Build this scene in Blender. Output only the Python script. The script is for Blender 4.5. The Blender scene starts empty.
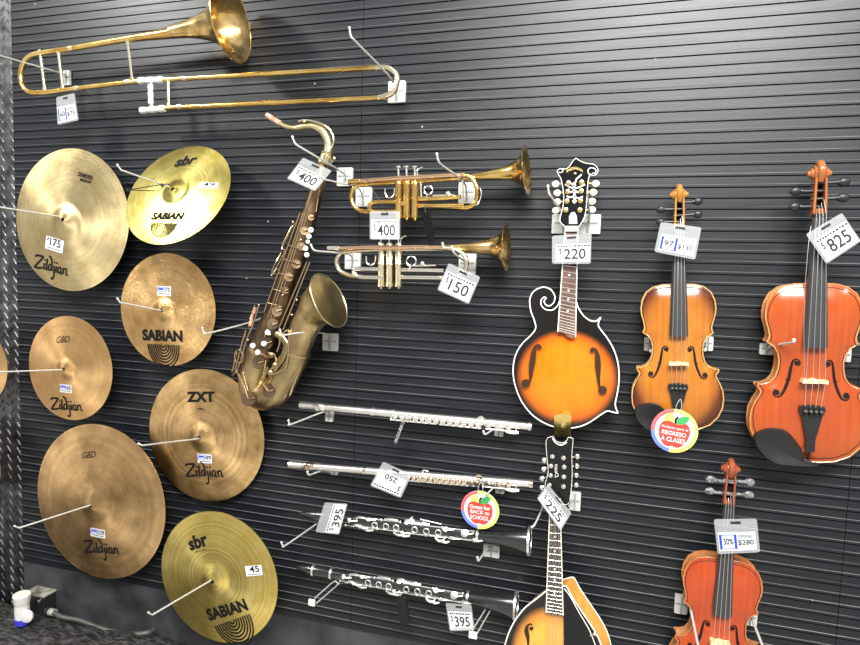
import bpy, bmesh, math, random
import numpy as np
from mathutils import Matrix, Vector
random.seed(7)
C = bpy.context.scene.collection
sc = bpy.context.scene

# ------------------------------------------------------------------ camera
F_PX, CX, CY = 595.0, 430.0, 322.5
CAM = np.array([0.0, -1.545, 1.25])
WX = np.array([2100.0, 111.0, -F_PX]); WX /= np.linalg.norm(WX)
WD = np.array([-235.0, 7637.0, F_PX]); WD -= WX * (WD @ WX); WD /= np.linalg.norm(WD)
WY = np.cross(WX, WD)
if WY[2] < 0: WY = -WY
ROT = np.array([WX, WY, -WD])            # world = ROT @ camera(x right, y down, z forward)
cam_d = bpy.data.cameras.new('camera'); cam = bpy.data.objects.new('camera', cam_d); C.objects.link(cam)
cam_d.sensor_width = 36; cam_d.lens = 36 * F_PX / 860; cam_d.clip_start = 0.02
m3 = Matrix([[ROT[i][0], -ROT[i][1], -ROT[i][2]] for i in range(3)])
cam.matrix_world = Matrix.Translation(Vector(CAM)) @ m3.to_4x4()
sc.camera = cam

# ------------------------------------------------------------------ world and lights
sc.view_settings.view_transform = 'Standard'; sc.view_settings.look = 'None'
sc.view_settings.gamma = 1; sc.view_settings.exposure = 0.0; sc.view_settings.use_curve_mapping = False
w = bpy.data.worlds.new('store_light'); sc.world = w; w.use_nodes = True
nt = w.node_tree; nt.nodes.clear()
out = nt.nodes.new('ShaderNodeOutputWorld'); bg = nt.nodes.new('ShaderNodeBackground')
tc = nt.nodes.new('ShaderNodeTexCoord'); sp = nt.nodes.new('ShaderNodeSeparateXYZ')
rp = nt.nodes.new('ShaderNodeValToRGB'); mr = nt.nodes.new('ShaderNodeMapRange')
mr.inputs[1].default_value = -1; mr.inputs[2].default_value = 1
nt.links.new(tc.outputs['Generated'], sp.inputs[0]); nt.links.new(sp.outputs[2], mr.inputs[0]); nt.links.new(mr.outputs[0], rp.inputs[0])
el = rp.color_ramp.elements
el[0].position = 0.0; el[0].color = (0.85, 0.82, 0.78, 1)
el[1].position = 1.0; el[1].color = (0.95, 0.98, 1.0, 1)
for p, c in ((0.38, (0.95, 0.92, 0.88)), (0.47, (1.0, 0.98, 0.95)), (0.53, (0.75, 0.74, 0.72)), (0.60, (0.55, 0.56, 0.57)), (0.72, (0.95, 0.97, 0.98))):
    e = el.new(p); e.color = (*c, 1)
# noise patches standing in for the unseen store, added for contrast in brass reflections
ns = nt.nodes.new('ShaderNodeTexNoise'); ns.inputs['Scale'].default_value = 3.2; ns.inputs['Detail'].default_value = 3
wm = nt.nodes.new('ShaderNodeMapping'); wm.inputs['Location'].default_value = (4.3, 1.7, 2.9)
nt.links.new(tc.outputs['Generated'], wm.inputs[0]); nt.links.new(wm.outputs[0], ns.inputs['Vector'])
nr = nt.nodes.new('ShaderNodeMapRange'); nr.inputs[1].default_value = 0.40; nr.inputs[2].default_value = 0.60; nr.inputs[3].default_value = 0.35; nr.inputs[4].default_value = 1.2
nt.links.new(ns.outputs[0], nr.inputs[0])
ml = nt.nodes.new('ShaderNodeMix'); ml.data_type = 'RGBA'; ml.blend_type = 'MULTIPLY'; ml.inputs['Factor'].default_value = 1
fl = nt.nodes.new('ShaderNodeMapRange'); fl.inputs[1].default_value = 0.36; fl.inputs[2].default_value = 0.46   # plain bright shop floor below eye level
nt.links.new(mr.outputs[0], fl.inputs[0])
fm = nt.nodes.new('ShaderNodeMix'); fm.data_type = 'FLOAT'; fm.inputs[2].default_value = 1.1
nt.links.new(fl.outputs[0], fm.inputs[0]); nt.links.new(nr.outputs[0], fm.inputs[3])
nt.links.new(rp.outputs[0], ml.inputs['A']); nt.links.new(fm.outputs[0], ml.inputs['B'])
nt.links.new(ml.outputs['Result'], bg.inputs[0]); bg.inputs[1].default_value = 0.82
nt.links.new(bg.outputs[0], out.inputs[0])

def area(name, loc, target, sx, sy, power, col=(1, 1, 1)):
    l = bpy.data.lights.new(name, 'AREA'); l.shape = 'RECTANGLE'; l.size = sx; l.size_y = sy; l.energy = power; l.color = col
    o = bpy.data.objects.new(name, l); C.objects.link(o); o.location = loc
    o.rotation_euler = (Vector(target) - Vector(loc)).to_track_quat('-Z', 'Y').to_euler()
    return o
area('ceiling_light_middle', (0.40, -2.5, 3.15), (0.1, 0, 1.2), 1.9, 1.0, 285, (1.0, 1.0, 0.96))
area('ceiling_light_left', (-2.6, -1.5, 2.9), (-1.0, 0, 1.0), 0.35, 0.35, 46, (1.0, 0.99, 0.95))
area('ceiling_light_right', (2.3, -1.6, 2.9), (0.5, 0, 1.0), 0.35, 0.35, 24, (1.0, 1.0, 0.97))

# ------------------------------------------------------------------ pixel -> place on a plane in front of the wall
def ray(px, py): return ROT @ np.array([px - CX, py - CY, F_PX])
def T(px, py, d=0.0):
    r = ray(px, py); t = (-d - CAM[1]) / r[1]
    return CAM + r * t
def crop(ox, oy, s):
    return lambda u, v, d=0.0: T(ox + u / s, oy + v / s, d)

# ------------------------------------------------------------------ mesh helpers (all geometry is made in world coordinates)
class MB:
    def __init__(self): self.v = []; self.f = []
    def add(self, vs, fs):
        n = len(self.v); self.v += [tuple(float(c) for c in p) for p in vs]; self.f += [tuple(i + n for i in f) for f in fs]; return self
THINGS = {}
def thing(name, label, cat, loc, group=None, rot=None):
    o = bpy.data.objects.new(name, None); C.objects.link(o); o.empty_display_size = 0.03
    M = Matrix.Translation(Vector([float(c) for c in loc]))
    if rot is not None: M = M @ rot.to_4x4()
    o.matrix_world = M
    o['label'] = label; o['category'] = cat
    if group: o['group'] = group
    THINGS[o.name] = M
    return o
def root_matrix(p):
    while p.parent: p = p.parent
    return THINGS.get(p.name, p.matrix_basis)
def obj(name, mb, m, parent=None, smooth=True, label=None, angle=35):
    me = bpy.data.meshes.new(name)
    vs = mb.v
    if parent is not None:
        inv = root_matrix(parent).inverted(); vs = [tuple(inv @ Vector(p)) for p in vs]
    me.from_pydata(vs, [], mb.f); me.update()
    bm = bmesh.new(); bm.from_mesh(me)
    bmesh.ops.recalc_face_normals(bm, faces=bm.faces)
    bm.to_mesh(me); bm.free()
    if smooth:
        me.polygons.foreach_set('use_smooth', [True] * len(me.polygons))
        try: me.set_sharp_from_angle(angle=math.radians(angle))
        except Exception: pass
    me.materials.append(m)
    o = bpy.data.objects.new(name, me); C.objects.link(o)
    if parent is not None: o.parent = parent
    if label: o['label'] = label
    return o
def struct(name, mb, m, smooth=False):
    o = obj(name, mb, m, None, smooth); o['kind'] = 'structure'; return o
def nrm(v): v = np.array(v, float); return v / (np.linalg.norm(v) + 1e-12)
def frames(pts, closed=False):
    pts = [np.array(p, float) for p in pts]; n = len(pts); fr = []
    prev = None
    for i in range(n):
        a = pts[max(i - 1, 0)]; b = pts[min(i + 1, n - 1)]
        if closed: a = pts[(i - 1) % n]; b = pts[(i + 1) % n]
        t = nrm(b - a)
        if prev is None:
            u = np.array([0, -1, 0.0]); 
            if abs(t @ u) > 0.9: u = np.array([0, 0, 1.0])
        else: u = prev
        u = nrm(u - t * (u @ t)); prev = u
        fr.append((pts[i], t, u, np.cross(t, u)))
    return fr
def tube(mb, pts, r, seg=10, caps=True, closed=False, flat=1.0):
    fr = frames(pts, closed); n = len(fr)
    rs = r if hasattr(r, '__len__') else [r] * n
    vs = []; fs = []
    for (p, t, u, w_), rr in zip(fr, rs):
        for k in range(seg):
            a = 2 * math.pi * k / seg
            vs.append(p + rr * (math.cos(a) * u * flat + math.sin(a) * w_))
    for i in range(n if closed else n - 1):
        j = (i + 1) % n
        for k in range(seg):
            k2 = (k + 1) % seg
            fs.append((i * seg + k, i * seg + k2, j * seg + k2, j * seg + k))
    if caps and not closed:
        fs.append(tuple(range(seg))); fs.append(tuple((n - 1) * seg + k for k in reversed(range(seg))))
    return mb.add(vs, fs)
def spline(pts, n=6, closed=False):
    P = [np.array(p, float) for p in pts]; m = len(P); res = []
    rng = m if closed else m - 1
    for i in range(rng):
        if closed: p0, p1, p2, p3 = P[(i - 1) % m], P[i], P[(i + 1) % m], P[(i + 2) % m]
        else:
            p1, p2 = P[i], P[i + 1]; p0 = P[i - 1] if i else 2 * p1 - p2; p3 = P[i + 2] if i + 2 < m else 2 * p2 - p1
        for k in range(n):
            t = k / n
            res.append(0.5 * ((2 * p1) + (-p0 + p2) * t + (2 * p0 - 5 * p1 + 4 * p2 - p3) * t * t + (-p0 + 3 * p1 - 3 * p2 + p3) * t ** 3))
    if not closed: res.append(P[-1])
    return res
def lathe(mb, p0, axis, prof, seg=32, closed=False):
    a = nrm(axis); u = np.array([0, 0, 1.0]) if abs(a[2]) < 0.9 else np.array([1.0, 0, 0])
    u = nrm(u - a * (u @ a)); w_ = np.cross(a, u); p0 = np.array(p0, float)
    vs = []; fs = []; n = len(prof)
    for t, r in prof:
        for k in range(seg):
            th = 2 * math.pi * k / seg
            vs.append(p0 + a * t + max(r, 1e-5) * (math.cos(th) * u + math.sin(th) * w_))
    for i in range(n - 1 + (1 if closed else 0)):
        j = (i + 1) % n
        for k in range(seg):
            k2 = (k + 1) % seg
            fs.append((i * seg + k, i * seg + k2, j * seg + k2, j * seg + k))
    if not closed:
        fs.append(tuple(range(seg))); fs.append(tuple((n - 1) * seg + k for k in reversed(range(seg))))
    return mb.add(vs, fs)
def ball(mb, c, r, seg=12, sx=1, sy=1, sz=1):
    vs = []; fs = []; c = np.array(c, float); R_ = seg // 2 + 1
    for i in range(R_ + 1):
        ph = math.pi * i / R_
        for k in range(seg):
            th = 2 * math.pi * k / seg
            vs.append(c + r * np.array([sx * math.sin(ph) * math.cos(th), sy * math.sin(ph) * math.sin(th), sz * math.cos(ph)]))
    for i in range(R_):
        for k in range(seg):
            k2 = (k + 1) % seg; fs.append((i * seg + k, i * seg + k2, (i + 1) * seg + k2, (i + 1) * seg + k))
    return mb.add(vs, fs)
def prism(mb, outline, off):
    """closed outline of world points, pushed by the vector off"""
    n = len(outline); off = np.array(off, float)
    vs = [np.array(p, float) for p in outline] + [np.array(p, float) + off for p in outline]
    fs = [tuple(range(n)), tuple(n + k for k in reversed(range(n)))] + [(k, (k + 1) % n, n + (k + 1) % n, n + k) for k in range(n)]
    return mb.add(vs, fs)
def box(mb, c, sx, sy, sz, bev=0.0):
    c = np.array(c, float)
    if bev:
        o = []
        for (ax, az) in ((1, 1), (-1, 1), (-1, -1), (1, -1)):
            x0 = ax * (sx / 2 - bev); z0 = az * (sz / 2 - bev); a0 = math.atan2(az, ax) - math.pi / 4
            for k in range(4):
                a = a0 + k * math.pi / 6
                o.append(c + np.array([x0 + bev * math.cos(a), -sy / 2, z0 + bev * math.sin(a)]))
        return prism(mb, o, (0, sy, 0))
    o = [c + np.array([a * sx / 2, -sy / 2, b * sz / 2]) for a, b in ((1, 1), (-1, 1), (-1, -1), (1, -1))]
    return prism(mb, o, (0, sy, 0))
def rod(mb, a, b, r, seg=8): return tube(mb, [a, b], r, seg)

# ------------------------------------------------------------------ materials
MATS = {}
def mat(name, col, metal=0.0, rough=0.5, spec=0.5, coat=0.0, alpha=1.0, aniso=0.0, build=None):
    if name in MATS: return MATS[name]
    m = bpy.data.materials.new(name); m.use_nodes = True; b = m.node_tree.nodes['Principled BSDF']
    b.inputs['Base Color'].default_value = (*col, 1); b.inputs['Metallic'].default_value = metal
    b.inputs['Roughness'].default_value = rough; b.inputs['Specular IOR Level'].default_value = spec
    b.inputs['Coat Weight'].default_value = coat; b.inputs['Alpha'].default_value = alpha; b.inputs['Anisotropic'].default_value = aniso
    if build: build(m.node_tree, b)
    MATS[name] = m; return m
def N(nt, t, **kw):
    n = nt.nodes.new(t)
    for k, v in kw.items(): setattr(n, k, v)
    return n
def mottled(c1, c2, scale=30, bump=0.0, stretch=(1, 1, 1), rough=None, detail=5, lo=0.35, hi=0.65, bdist=0.001):
    def f(nt, b):
        t = N(nt, 'ShaderNodeTexCoord'); mp = N(nt, 'ShaderNodeMapping'); mp.inputs['Scale'].default_value = stretch
        n = N(nt, 'ShaderNodeTexNoise'); n.inputs['Scale'].default_value = scale; n.inputs['Detail'].default_value = detail
        r = N(nt, 'ShaderNodeValToRGB'); r.color_ramp.elements[0].color = (*c1, 1); r.color_ramp.elements[1].color = (*c2, 1)
        r.color_ramp.elements[0].position = lo; r.color_ramp.elements[1].position = hi
        nt.links.new(t.outputs['Object'], mp.inputs[0]); nt.links.new(mp.outputs[0], n.inputs['Vector']); nt.links.new(n.outputs[0], r.inputs[0])
        nt.links.new(r.outputs[0], b.inputs['Base Color'])
        if rough:
            q = N(nt, 'ShaderNodeMapRange'); q.inputs[3].default_value = rough[0]; q.inputs[4].default_value = rough[1]
            nt.links.new(n.outputs[0], q.inputs[0]); nt.links.new(q.outputs[0], b.inputs['Roughness'])
        if bump:
            u = N(nt, 'ShaderNodeBump'); u.inputs['Strength'].default_value = bump; u.inputs['Distance'].default_value = bdist
            nt.links.new(n.outputs[0], u.inputs['Height']); nt.links.new(u.outputs[0], b.inputs['Normal'])
    return f

def slat_nodes(nt, b):
    t = N(nt, 'ShaderNodeTexCoord'); mp = N(nt, 'ShaderNodeMapping'); mp.inputs['Scale'].default_value = (1.2, 1, 90)
    n = N(nt, 'ShaderNodeTexNoise'); n.inputs['Scale'].default_value = 4; n.inputs['Detail'].default_value = 6
    nt.links.new(t.outputs['Object'], mp.inputs[0]); nt.links.new(mp.outputs[0], n.inputs['Vector'])
    q = N(nt, 'ShaderNodeMapRange'); q.inputs[3].default_value = 0.30; q.inputs[4].default_value = 0.48
    nt.links.new(n.outputs[0], q.inputs[0]); nt.links.new(q.outputs[0], b.inputs['Roughness'])
    r = N(nt, 'ShaderNodeValToRGB'); r.color_ramp.elements[0].color = (0.005, 0.006, 0.008, 1); r.color_ramp.elements[1].color = (0.012, 0.014, 0.018, 1)
    r.color_ramp.elements[0].position = 0.3; r.color_ramp.elements[1].position = 0.75
    n2 = N(nt, 'ShaderNodeTexNoise'); n2.inputs['Scale'].default_value = 420; n2.inputs['Detail'].default_value = 1
    v = N(nt, 'ShaderNodeTexVoronoi'); v.inputs['Scale'].default_value = 9
    lt = N(nt, 'ShaderNodeMath', operation='LESS_THAN'); lt.inputs[1].default_value = 0.022
    mx = N(nt, 'ShaderNodeMix', data_type='RGBA'); mx.inputs['B'].default_value = (0.35, 0.35, 0.34, 1)
    nt.links.new(t.outputs['Object'], v.inputs['Vector']); nt.links.new(v.outputs['Distance'], lt.inputs[0]); nt.links.new(lt.outputs[0], mx.inputs['Factor'])
    # pale patchy stripe along the lip of each slat
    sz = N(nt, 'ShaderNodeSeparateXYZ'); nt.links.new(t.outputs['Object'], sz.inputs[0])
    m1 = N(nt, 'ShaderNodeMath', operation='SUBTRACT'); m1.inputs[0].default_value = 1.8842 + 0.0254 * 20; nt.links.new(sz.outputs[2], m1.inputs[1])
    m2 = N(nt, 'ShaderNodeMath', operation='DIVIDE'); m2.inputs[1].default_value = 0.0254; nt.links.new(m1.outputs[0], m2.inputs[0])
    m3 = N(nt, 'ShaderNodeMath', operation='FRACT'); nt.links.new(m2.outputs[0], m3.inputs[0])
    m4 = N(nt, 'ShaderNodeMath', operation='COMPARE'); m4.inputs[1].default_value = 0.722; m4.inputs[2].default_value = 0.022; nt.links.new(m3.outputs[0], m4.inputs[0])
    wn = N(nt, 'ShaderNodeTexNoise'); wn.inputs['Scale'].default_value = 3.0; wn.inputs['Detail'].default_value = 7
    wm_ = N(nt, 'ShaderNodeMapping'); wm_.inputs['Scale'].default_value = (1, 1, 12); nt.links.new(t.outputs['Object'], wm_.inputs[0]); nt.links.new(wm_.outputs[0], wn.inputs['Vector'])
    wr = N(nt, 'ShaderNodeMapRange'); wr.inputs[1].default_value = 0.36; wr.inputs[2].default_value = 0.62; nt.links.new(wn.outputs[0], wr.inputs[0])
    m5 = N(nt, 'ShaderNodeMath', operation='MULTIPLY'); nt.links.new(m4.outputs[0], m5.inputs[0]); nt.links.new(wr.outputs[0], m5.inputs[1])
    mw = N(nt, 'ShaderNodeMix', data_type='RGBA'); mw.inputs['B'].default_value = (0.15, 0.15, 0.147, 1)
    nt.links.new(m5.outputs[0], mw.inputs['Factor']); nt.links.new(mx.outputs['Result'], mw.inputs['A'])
    nt.links.new(n.outputs[0], r.inputs[0]); nt.links.new(r.outputs[0], mx.inputs['A']); nt.links.new(mw.outputs['Result'], b.inputs['Base Color'])
    u = N(nt, 'ShaderNodeBump'); u.inputs['Strength'].default_value = 0.25; u.inputs['Distance'].default_value = 0.0006
    nt.links.new(n.outputs[0], u.inputs['Height']); nt.links.new(u.outputs[0], b.inputs['Normal'])
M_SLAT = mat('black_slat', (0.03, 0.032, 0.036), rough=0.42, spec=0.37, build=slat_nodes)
M_GROOVE = mat('slat_recess', (0.006, 0.006, 0.007), rough=0.8)
M_LOW = mat('charcoal_panel', (0.03, 0.03, 0.034), rough=0.6, spec=0.4, build=mottled((0.018, 0.018, 0.022), (0.05, 0.05, 0.056), 9, 0.3, rough=(0.45, 0.7)))
M_PLATE = mat('checker_plate', (0.30, 0.30, 0.31), metal=1, rough=0.42, build=mottled((0.07, 0.07, 0.075), (0.20, 0.20, 0.205), 25, 0.2, rough=(0.3, 0.55)))
M_FLOOR = mat('pale_store_floor', (0.42, 0.40, 0.37), rough=0.4, build=mottled((0.29, 0.275, 0.25), (0.37, 0.355, 0.33), 40, 0.05))
M_SHEET = mat('black_carpet_fabric', (0.03, 0.03, 0.03), rough=0.5, build=mottled((0.008, 0.008, 0.009), (0.10, 0.095, 0.09), 60, 0.8, (0.6, 1.6, 1), detail=8, lo=0.42, hi=0.78, bdist=0.006))
M_BRASS = mat('lacquered_brass', (0.95, 0.66, 0.22), metal=1, rough=0.16, coat=0.3, build=mottled((0.74, 0.43, 0.10), (1.0, 0.72, 0.25), 14, 0.05, rough=(0.10, 0.24)))
M_BRASS_OLD = mat('worn_brass', (0.7, 0.45, 0.18), metal=1, rough=0.22, build=mottled((0.56, 0.36, 0.12), (0.95, 0.70, 0.32), 26, 0.08, rough=(0.12, 0.32)))
M_PINK = mat('rose_brass', (0.96, 0.62, 0.40), metal=1, rough=0.18)
M_SILVER = mat('silver_plate', (0.86, 0.83, 0.76), metal=1, rough=0.2)
M_NICKEL = mat('nickel', (0.96, 0.95, 0.92), metal=1, rough=0.34)
M_FLUTE = mat('satin_silver', (0.97, 0.95, 0.91), metal=1, rough=0.34)
M_PALE = mat('pale_brass', (0.90, 0.80, 0.58), metal=1, rough=0.2)
M_ANTIQUE = mat('antique_brass', (0.30, 0.22, 0.11), metal=1, rough=0.32, build=mottled((0.24, 0.17, 0.085), (0.66, 0.50, 0.25), 10, 0.1, rough=(0.24, 0.42), lo=0.3, hi=0.72))
M_ANT_DARK = mat('dark_antique_brass', (0.14, 0.10, 0.06), metal=1, rough=0.36, build=mottled((0.09, 0.065, 0.04), (0.26, 0.17, 0.10), 18, 0.1, rough=(0.25, 0.45)))
M_ANT_ROD = mat('antique_rod', (0.55, 0.40, 0.24), metal=1, rough=0.25)
M_NECKBR = mat('greenish_brass', (0.66, 0.56, 0.30), metal=1, rough=0.3, build=mottled((0.45, 0.38, 0.19), (0.80, 0.70, 0.42), 20, 0.05))
M_CORK = mat('pink_cork', (0.50, 0.24, 0.17), rough=0.6, build=mottled((0.36, 0.15, 0.10), (0.60, 0.34, 0.26), 60))
M_PEARL = mat('pearl_white', (0.66, 0.65, 0.61), rough=0.25, coat=0.3)
M_HOOK = mat('grey_painted_metal', (0.50, 0.50, 0.47), metal=0.3, rough=0.35)
M_BRACKET = mat('light_grey_plastic', (0.52, 0.53, 0.51), rough=0.4)
M_BRK_DARK = mat('bracket_slot_grey', (0.26, 0.27, 0.26), rough=0.5)
M_BLACK = mat('gloss_black', (0.006, 0.006, 0.007), rough=0.14, spec=0.35)
M_CLAR = mat('grenadilla_black', (0.010, 0.010, 0.011), rough=0.22, spec=0.9, coat=0.3)
M_BLACKP = mat('black_plastic', (0.014, 0.014, 0.015), rough=0.4)
M_EBONY = mat('ebony', (0.012, 0.012, 0.012), rough=0.38, spec=0.35)
M_FINGER = mat('black_fingerboard', (0.030, 0.030, 0.031), rough=0.34, spec=0.5)
M_ROSEW = mat('rosewood', (0.14, 0.06, 0.035), rough=0.5, build=mottled((0.06, 0.025, 0.016), (0.16, 0.07, 0.042), 40, 0.1, (1, 1, 0.1)))
M_INK = mat('black_ink', (0.008, 0.008, 0.009), rough=0.7, spec=0.1)
M_INKG = mat('grey_ink', (0.035, 0.035, 0.04), rough=0.8, spec=0.1)
M_CARD = mat('white_card', (0.56, 0.57, 0.58), rough=0.55)
def sleeve_nodes(nt, b):
    b.inputs['Alpha'].default_value = 0.26
M_SLEEVE = mat('clear_plastic_sleeve', (0.60, 0.62, 0.64), rough=0.12, spec=0.8, coat=0.6, build=sleeve_nodes)
M_WRAP = mat('cloudy_plastic_wrap', (0.72, 0.76, 0.82), rough=0.2, spec=0.8, alpha=0.72)
M_BLUE = mat('blue_print', (0.02, 0.05, 0.42), rough=0.6, spec=0.2)
M_WHITE = mat('white_binding', (0.80, 0.78, 0.72), rough=0.4)
M_CREAM = mat('cream_plastic', (0.80, 0.76, 0.62), rough=0.3)
M_MAPLE = mat('bare_maple', (0.78, 0.62, 0.34), rough=0.5, build=mottled((0.62, 0.45, 0.2), (0.85, 0.70, 0.42), 60, 0, (1, 1, 0.2)))
M_GOLD = mat('gold_plate', (0.93, 0.70, 0.25), metal=1, rough=0.25)
M_STRING = mat('steel_string', (0.75, 0.75, 0.73), metal=1, rough=0.3)
M_RED = mat('apple_red', (0.80, 0.045, 0.03), rough=0.4)
M_RRED = mat('ring_red', (0.80, 0.10, 0.12), rough=0.4)
M_GREEN = mat('leaf_green', (0.04, 0.30, 0.08), rough=0.4)
M_LIME = mat('ring_lime', (0.42, 0.72, 0.14), rough=0.4)
M_YEL = mat('ring_yellow', (0.92, 0.78, 0.12), rough=0.4)
M_RBLUE = mat('ring_blue', (0.12, 0.18, 0.62), rough=0.4)
M_PURPLE = mat('blue_liquid', (0.05, 0.04, 0.55), rough=0.2, coat=0.5)
M_DUST = mat('dusty_black_plastic', (0.10, 0.095, 0.085), rough=0.8, build=mottled((0.05, 0.048, 0.045), (0.34, 0.31, 0.26), 40))

def wood(name, c1, c2, rough=0.22, edge=None, ctr=(0, 0, 0), rad=(1, 1)):
    """varnished wood with a straight grain and a darker shaded edge colour painted by the maker (sunburst)"""
    def f(nt, b):
        t = N(nt, 'ShaderNodeTexCoord'); mp = N(nt, 'ShaderNodeMapping'); mp.inputs['Scale'].default_value = (140, 1, 3)
        n = N(nt, 'ShaderNodeTexNoise'); n.inputs['Scale'].default_value = 1.0; n.inputs['Detail'].default_value = 4
        n3 = N(nt, 'ShaderNodeTexNoise'); n3.inputs['Scale'].default_value = 11; n3.inputs['Detail'].default_value = 3
        ad = N(nt, 'ShaderNodeMath', operation='ADD'); hf = N(nt, 'ShaderNodeMath', operation='MULTIPLY'); hf.inputs[1].default_value = 0.5
        r = N(nt, 'ShaderNodeValToRGB'); r.color_ramp.elements[0].color = (*c1, 1); r.color_ramp.elements[1].color = (*c2, 1)
        r.color_ramp.elements[0].position = 0.36; r.color_ramp.elements[1].position = 0.64
        nt.links.new(t.outputs['Object'], mp.inputs[0]); nt.links.new(mp.outputs[0], n.inputs['Vector']); nt.links.new(t.outputs['Object'], n3.inputs['Vector'])
        nt.links.new(n.outputs[0], ad.inputs[0]); nt.links.new(n3.outputs[0], ad.inputs[1]); nt.links.new(ad.outputs[0], hf.inputs[0]); nt.links.new(hf.outputs[0], r.inputs[0])
        last = r.outputs[0]
        if edge:
            m2 = N(nt, 'ShaderNodeMapping'); m2.vector_type = 'TEXTURE'
            m2.inputs['Location'].default_value = ctr; m2.inputs['Scale'].default_value = (rad[0], 1000, rad[1])
            le = N(nt, 'ShaderNodeVectorMath', operation='LENGTH')
            g = N(nt, 'ShaderNodeValToRGB')
            ee = g.color_ramp.elements; ee[0].position = 0.62; ee[0].color = (0, 0, 0, 1); ee[1].position = 1.0; ee[1].color = (1, 1, 1, 1)
            e1 = ee.new(0.83); e1.color = (0.45, 0.45, 0.45, 1)
            mx = N(nt, 'ShaderNodeMix', data_type='RGBA')
            mid = N(nt, 'ShaderNodeValToRGB'); q = mid.color_ramp.elements; q[0].position = 0.45; q[0].color = (*edge[0], 1); q[1].position = 0.8; q[1].color = (*edge[1], 1)
            nt.links.new(t.outputs['Object'], m2.inputs[0]); nt.links.new(m2.outputs[0], le.inputs[0]); nt.links.new(le.outputs['Value'], g.inputs[0])
            nt.links.new(g.outputs[0], mx.inputs['Factor']); nt.links.new(g.outputs[0], mid.inputs[0]); nt.links.new(last, mx.inputs['A']); nt.links.new(mid.outputs[0], mx.inputs['B'])
            last = mx.outputs['Result']
        nt.links.new(last, b.inputs['Base Color'])
    return mat(name, c2, rough=rough, spec=0.4, coat=0.25, build=f)

def cymbal_mat(name, c1, c2, rough, ham=0.0, rings=0.5, ringscale=90, nscale=13):
    """turned bronze: brushed round the axis, fine turned rings, stains"""
    def f(nt, b):
        t = N(nt, 'ShaderNodeTexCoord'); n = N(nt, 'ShaderNodeTexNoise'); n.inputs['Scale'].default_value = nscale; n.inputs['Detail'].default_value = 8; n.inputs['Roughness'].default_value = 0.62
        r = N(nt, 'ShaderNodeValToRGB'); r.color_ramp.elements[0].color = (*c1, 1); r.color_ramp.elements[1].color = (*c2, 1)
        r.color_ramp.elements[0].position = 0.34; r.color_ramp.elements[1].position = 0.62
        nt.links.new(t.outputs['Object'], n.inputs['Vector']); nt.links.new(n.outputs[0], r.inputs[0])
        sep = N(nt, 'ShaderNodeSeparateXYZ'); nt.links.new(t.outputs['Object'], sep.inputs[0])
        cb = N(nt, 'ShaderNodeCombineXYZ'); nt.links.new(sep.outputs[0], cb.inputs[0]); nt.links.new(sep.outputs[1], cb.inputs[1])
        le = N(nt, 'ShaderNodeVectorMath', operation='LENGTH'); nt.links.new(cb.outputs[0], le.inputs[0])
        # ring tone: noise along the radius only
        n1 = N(nt, 'ShaderNodeTexNoise', noise_dimensions='1D'); n1.inputs['Scale'].default_value = ringscale; n1.inputs['Detail'].default_value = 4
        nt.links.new(le.outputs['Value'], n1.inputs['W'])
        q = N(nt, 'ShaderNodeMapRange'); q.inputs[1].default_value = 0.3; q.inputs[2].default_value = 0.7; q.inputs[3].default_value = 1 - rings * 0.45; q.inputs[4].default_value = 1.0
        nt.links.new(n1.outputs[0], q.inputs[0])
        mx = N(nt, 'ShaderNodeMix', data_type='RGBA', blend_type='MULTIPLY'); mx.inputs['Factor'].default_value = 1
        nt.links.new(r.outputs[0], mx.inputs['A']); nt.links.new(q.outputs[0], mx.inputs['B'])
        nt.links.new(mx.outputs['Result'], b.inputs['Base Color'])
        rr = N(nt, 'ShaderNodeMapRange'); rr.inputs[3].default_value = rough - 0.10; rr.inputs[4].default_value = rough + 0.12
        nt.links.new(n.outputs[0], rr.inputs[0]); nt.links.new(rr.outputs[0], b.inputs['Roughness'])
        tg = N(nt, 'ShaderNodeTangent', direction_type='RADIAL', axis='Z'); nt.links.new(tg.outputs[0], b.inputs['Tangent'])
        u = N(nt, 'ShaderNodeBump'); u.inputs['Strength'].default_value = 0.35; u.inputs['Distance'].default_value = 0.0005
        nt.links.new(n1.outputs[0], u.inputs['Height'])
        if ham:
            v = N(nt, 'ShaderNodeTexNoise'); v.inputs['Scale'].default_value = 70; v.inputs['Detail'].default_value = 2; v.inputs['Distortion'].default_value = 1.2
            nt.links.new(t.outputs['Object'], v.inputs['Vector'])
            u2 = N(nt, 'ShaderNodeBump'); u2.inputs['Strength'].default_value = ham; u2.inputs['Distance'].default_value = 0.004
            nt.links.new(v.outputs[0], u2.inputs['Height']); nt.links.new(u.outputs[0], u2.inputs['Normal']); nt.links.new(u2.outputs[0], b.inputs['Normal'])
        else: nt.links.new(u.outputs[0], b.inputs['Normal'])
    return mat(name, c2, metal=1, rough=rough, aniso=0.75, build=f)

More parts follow.
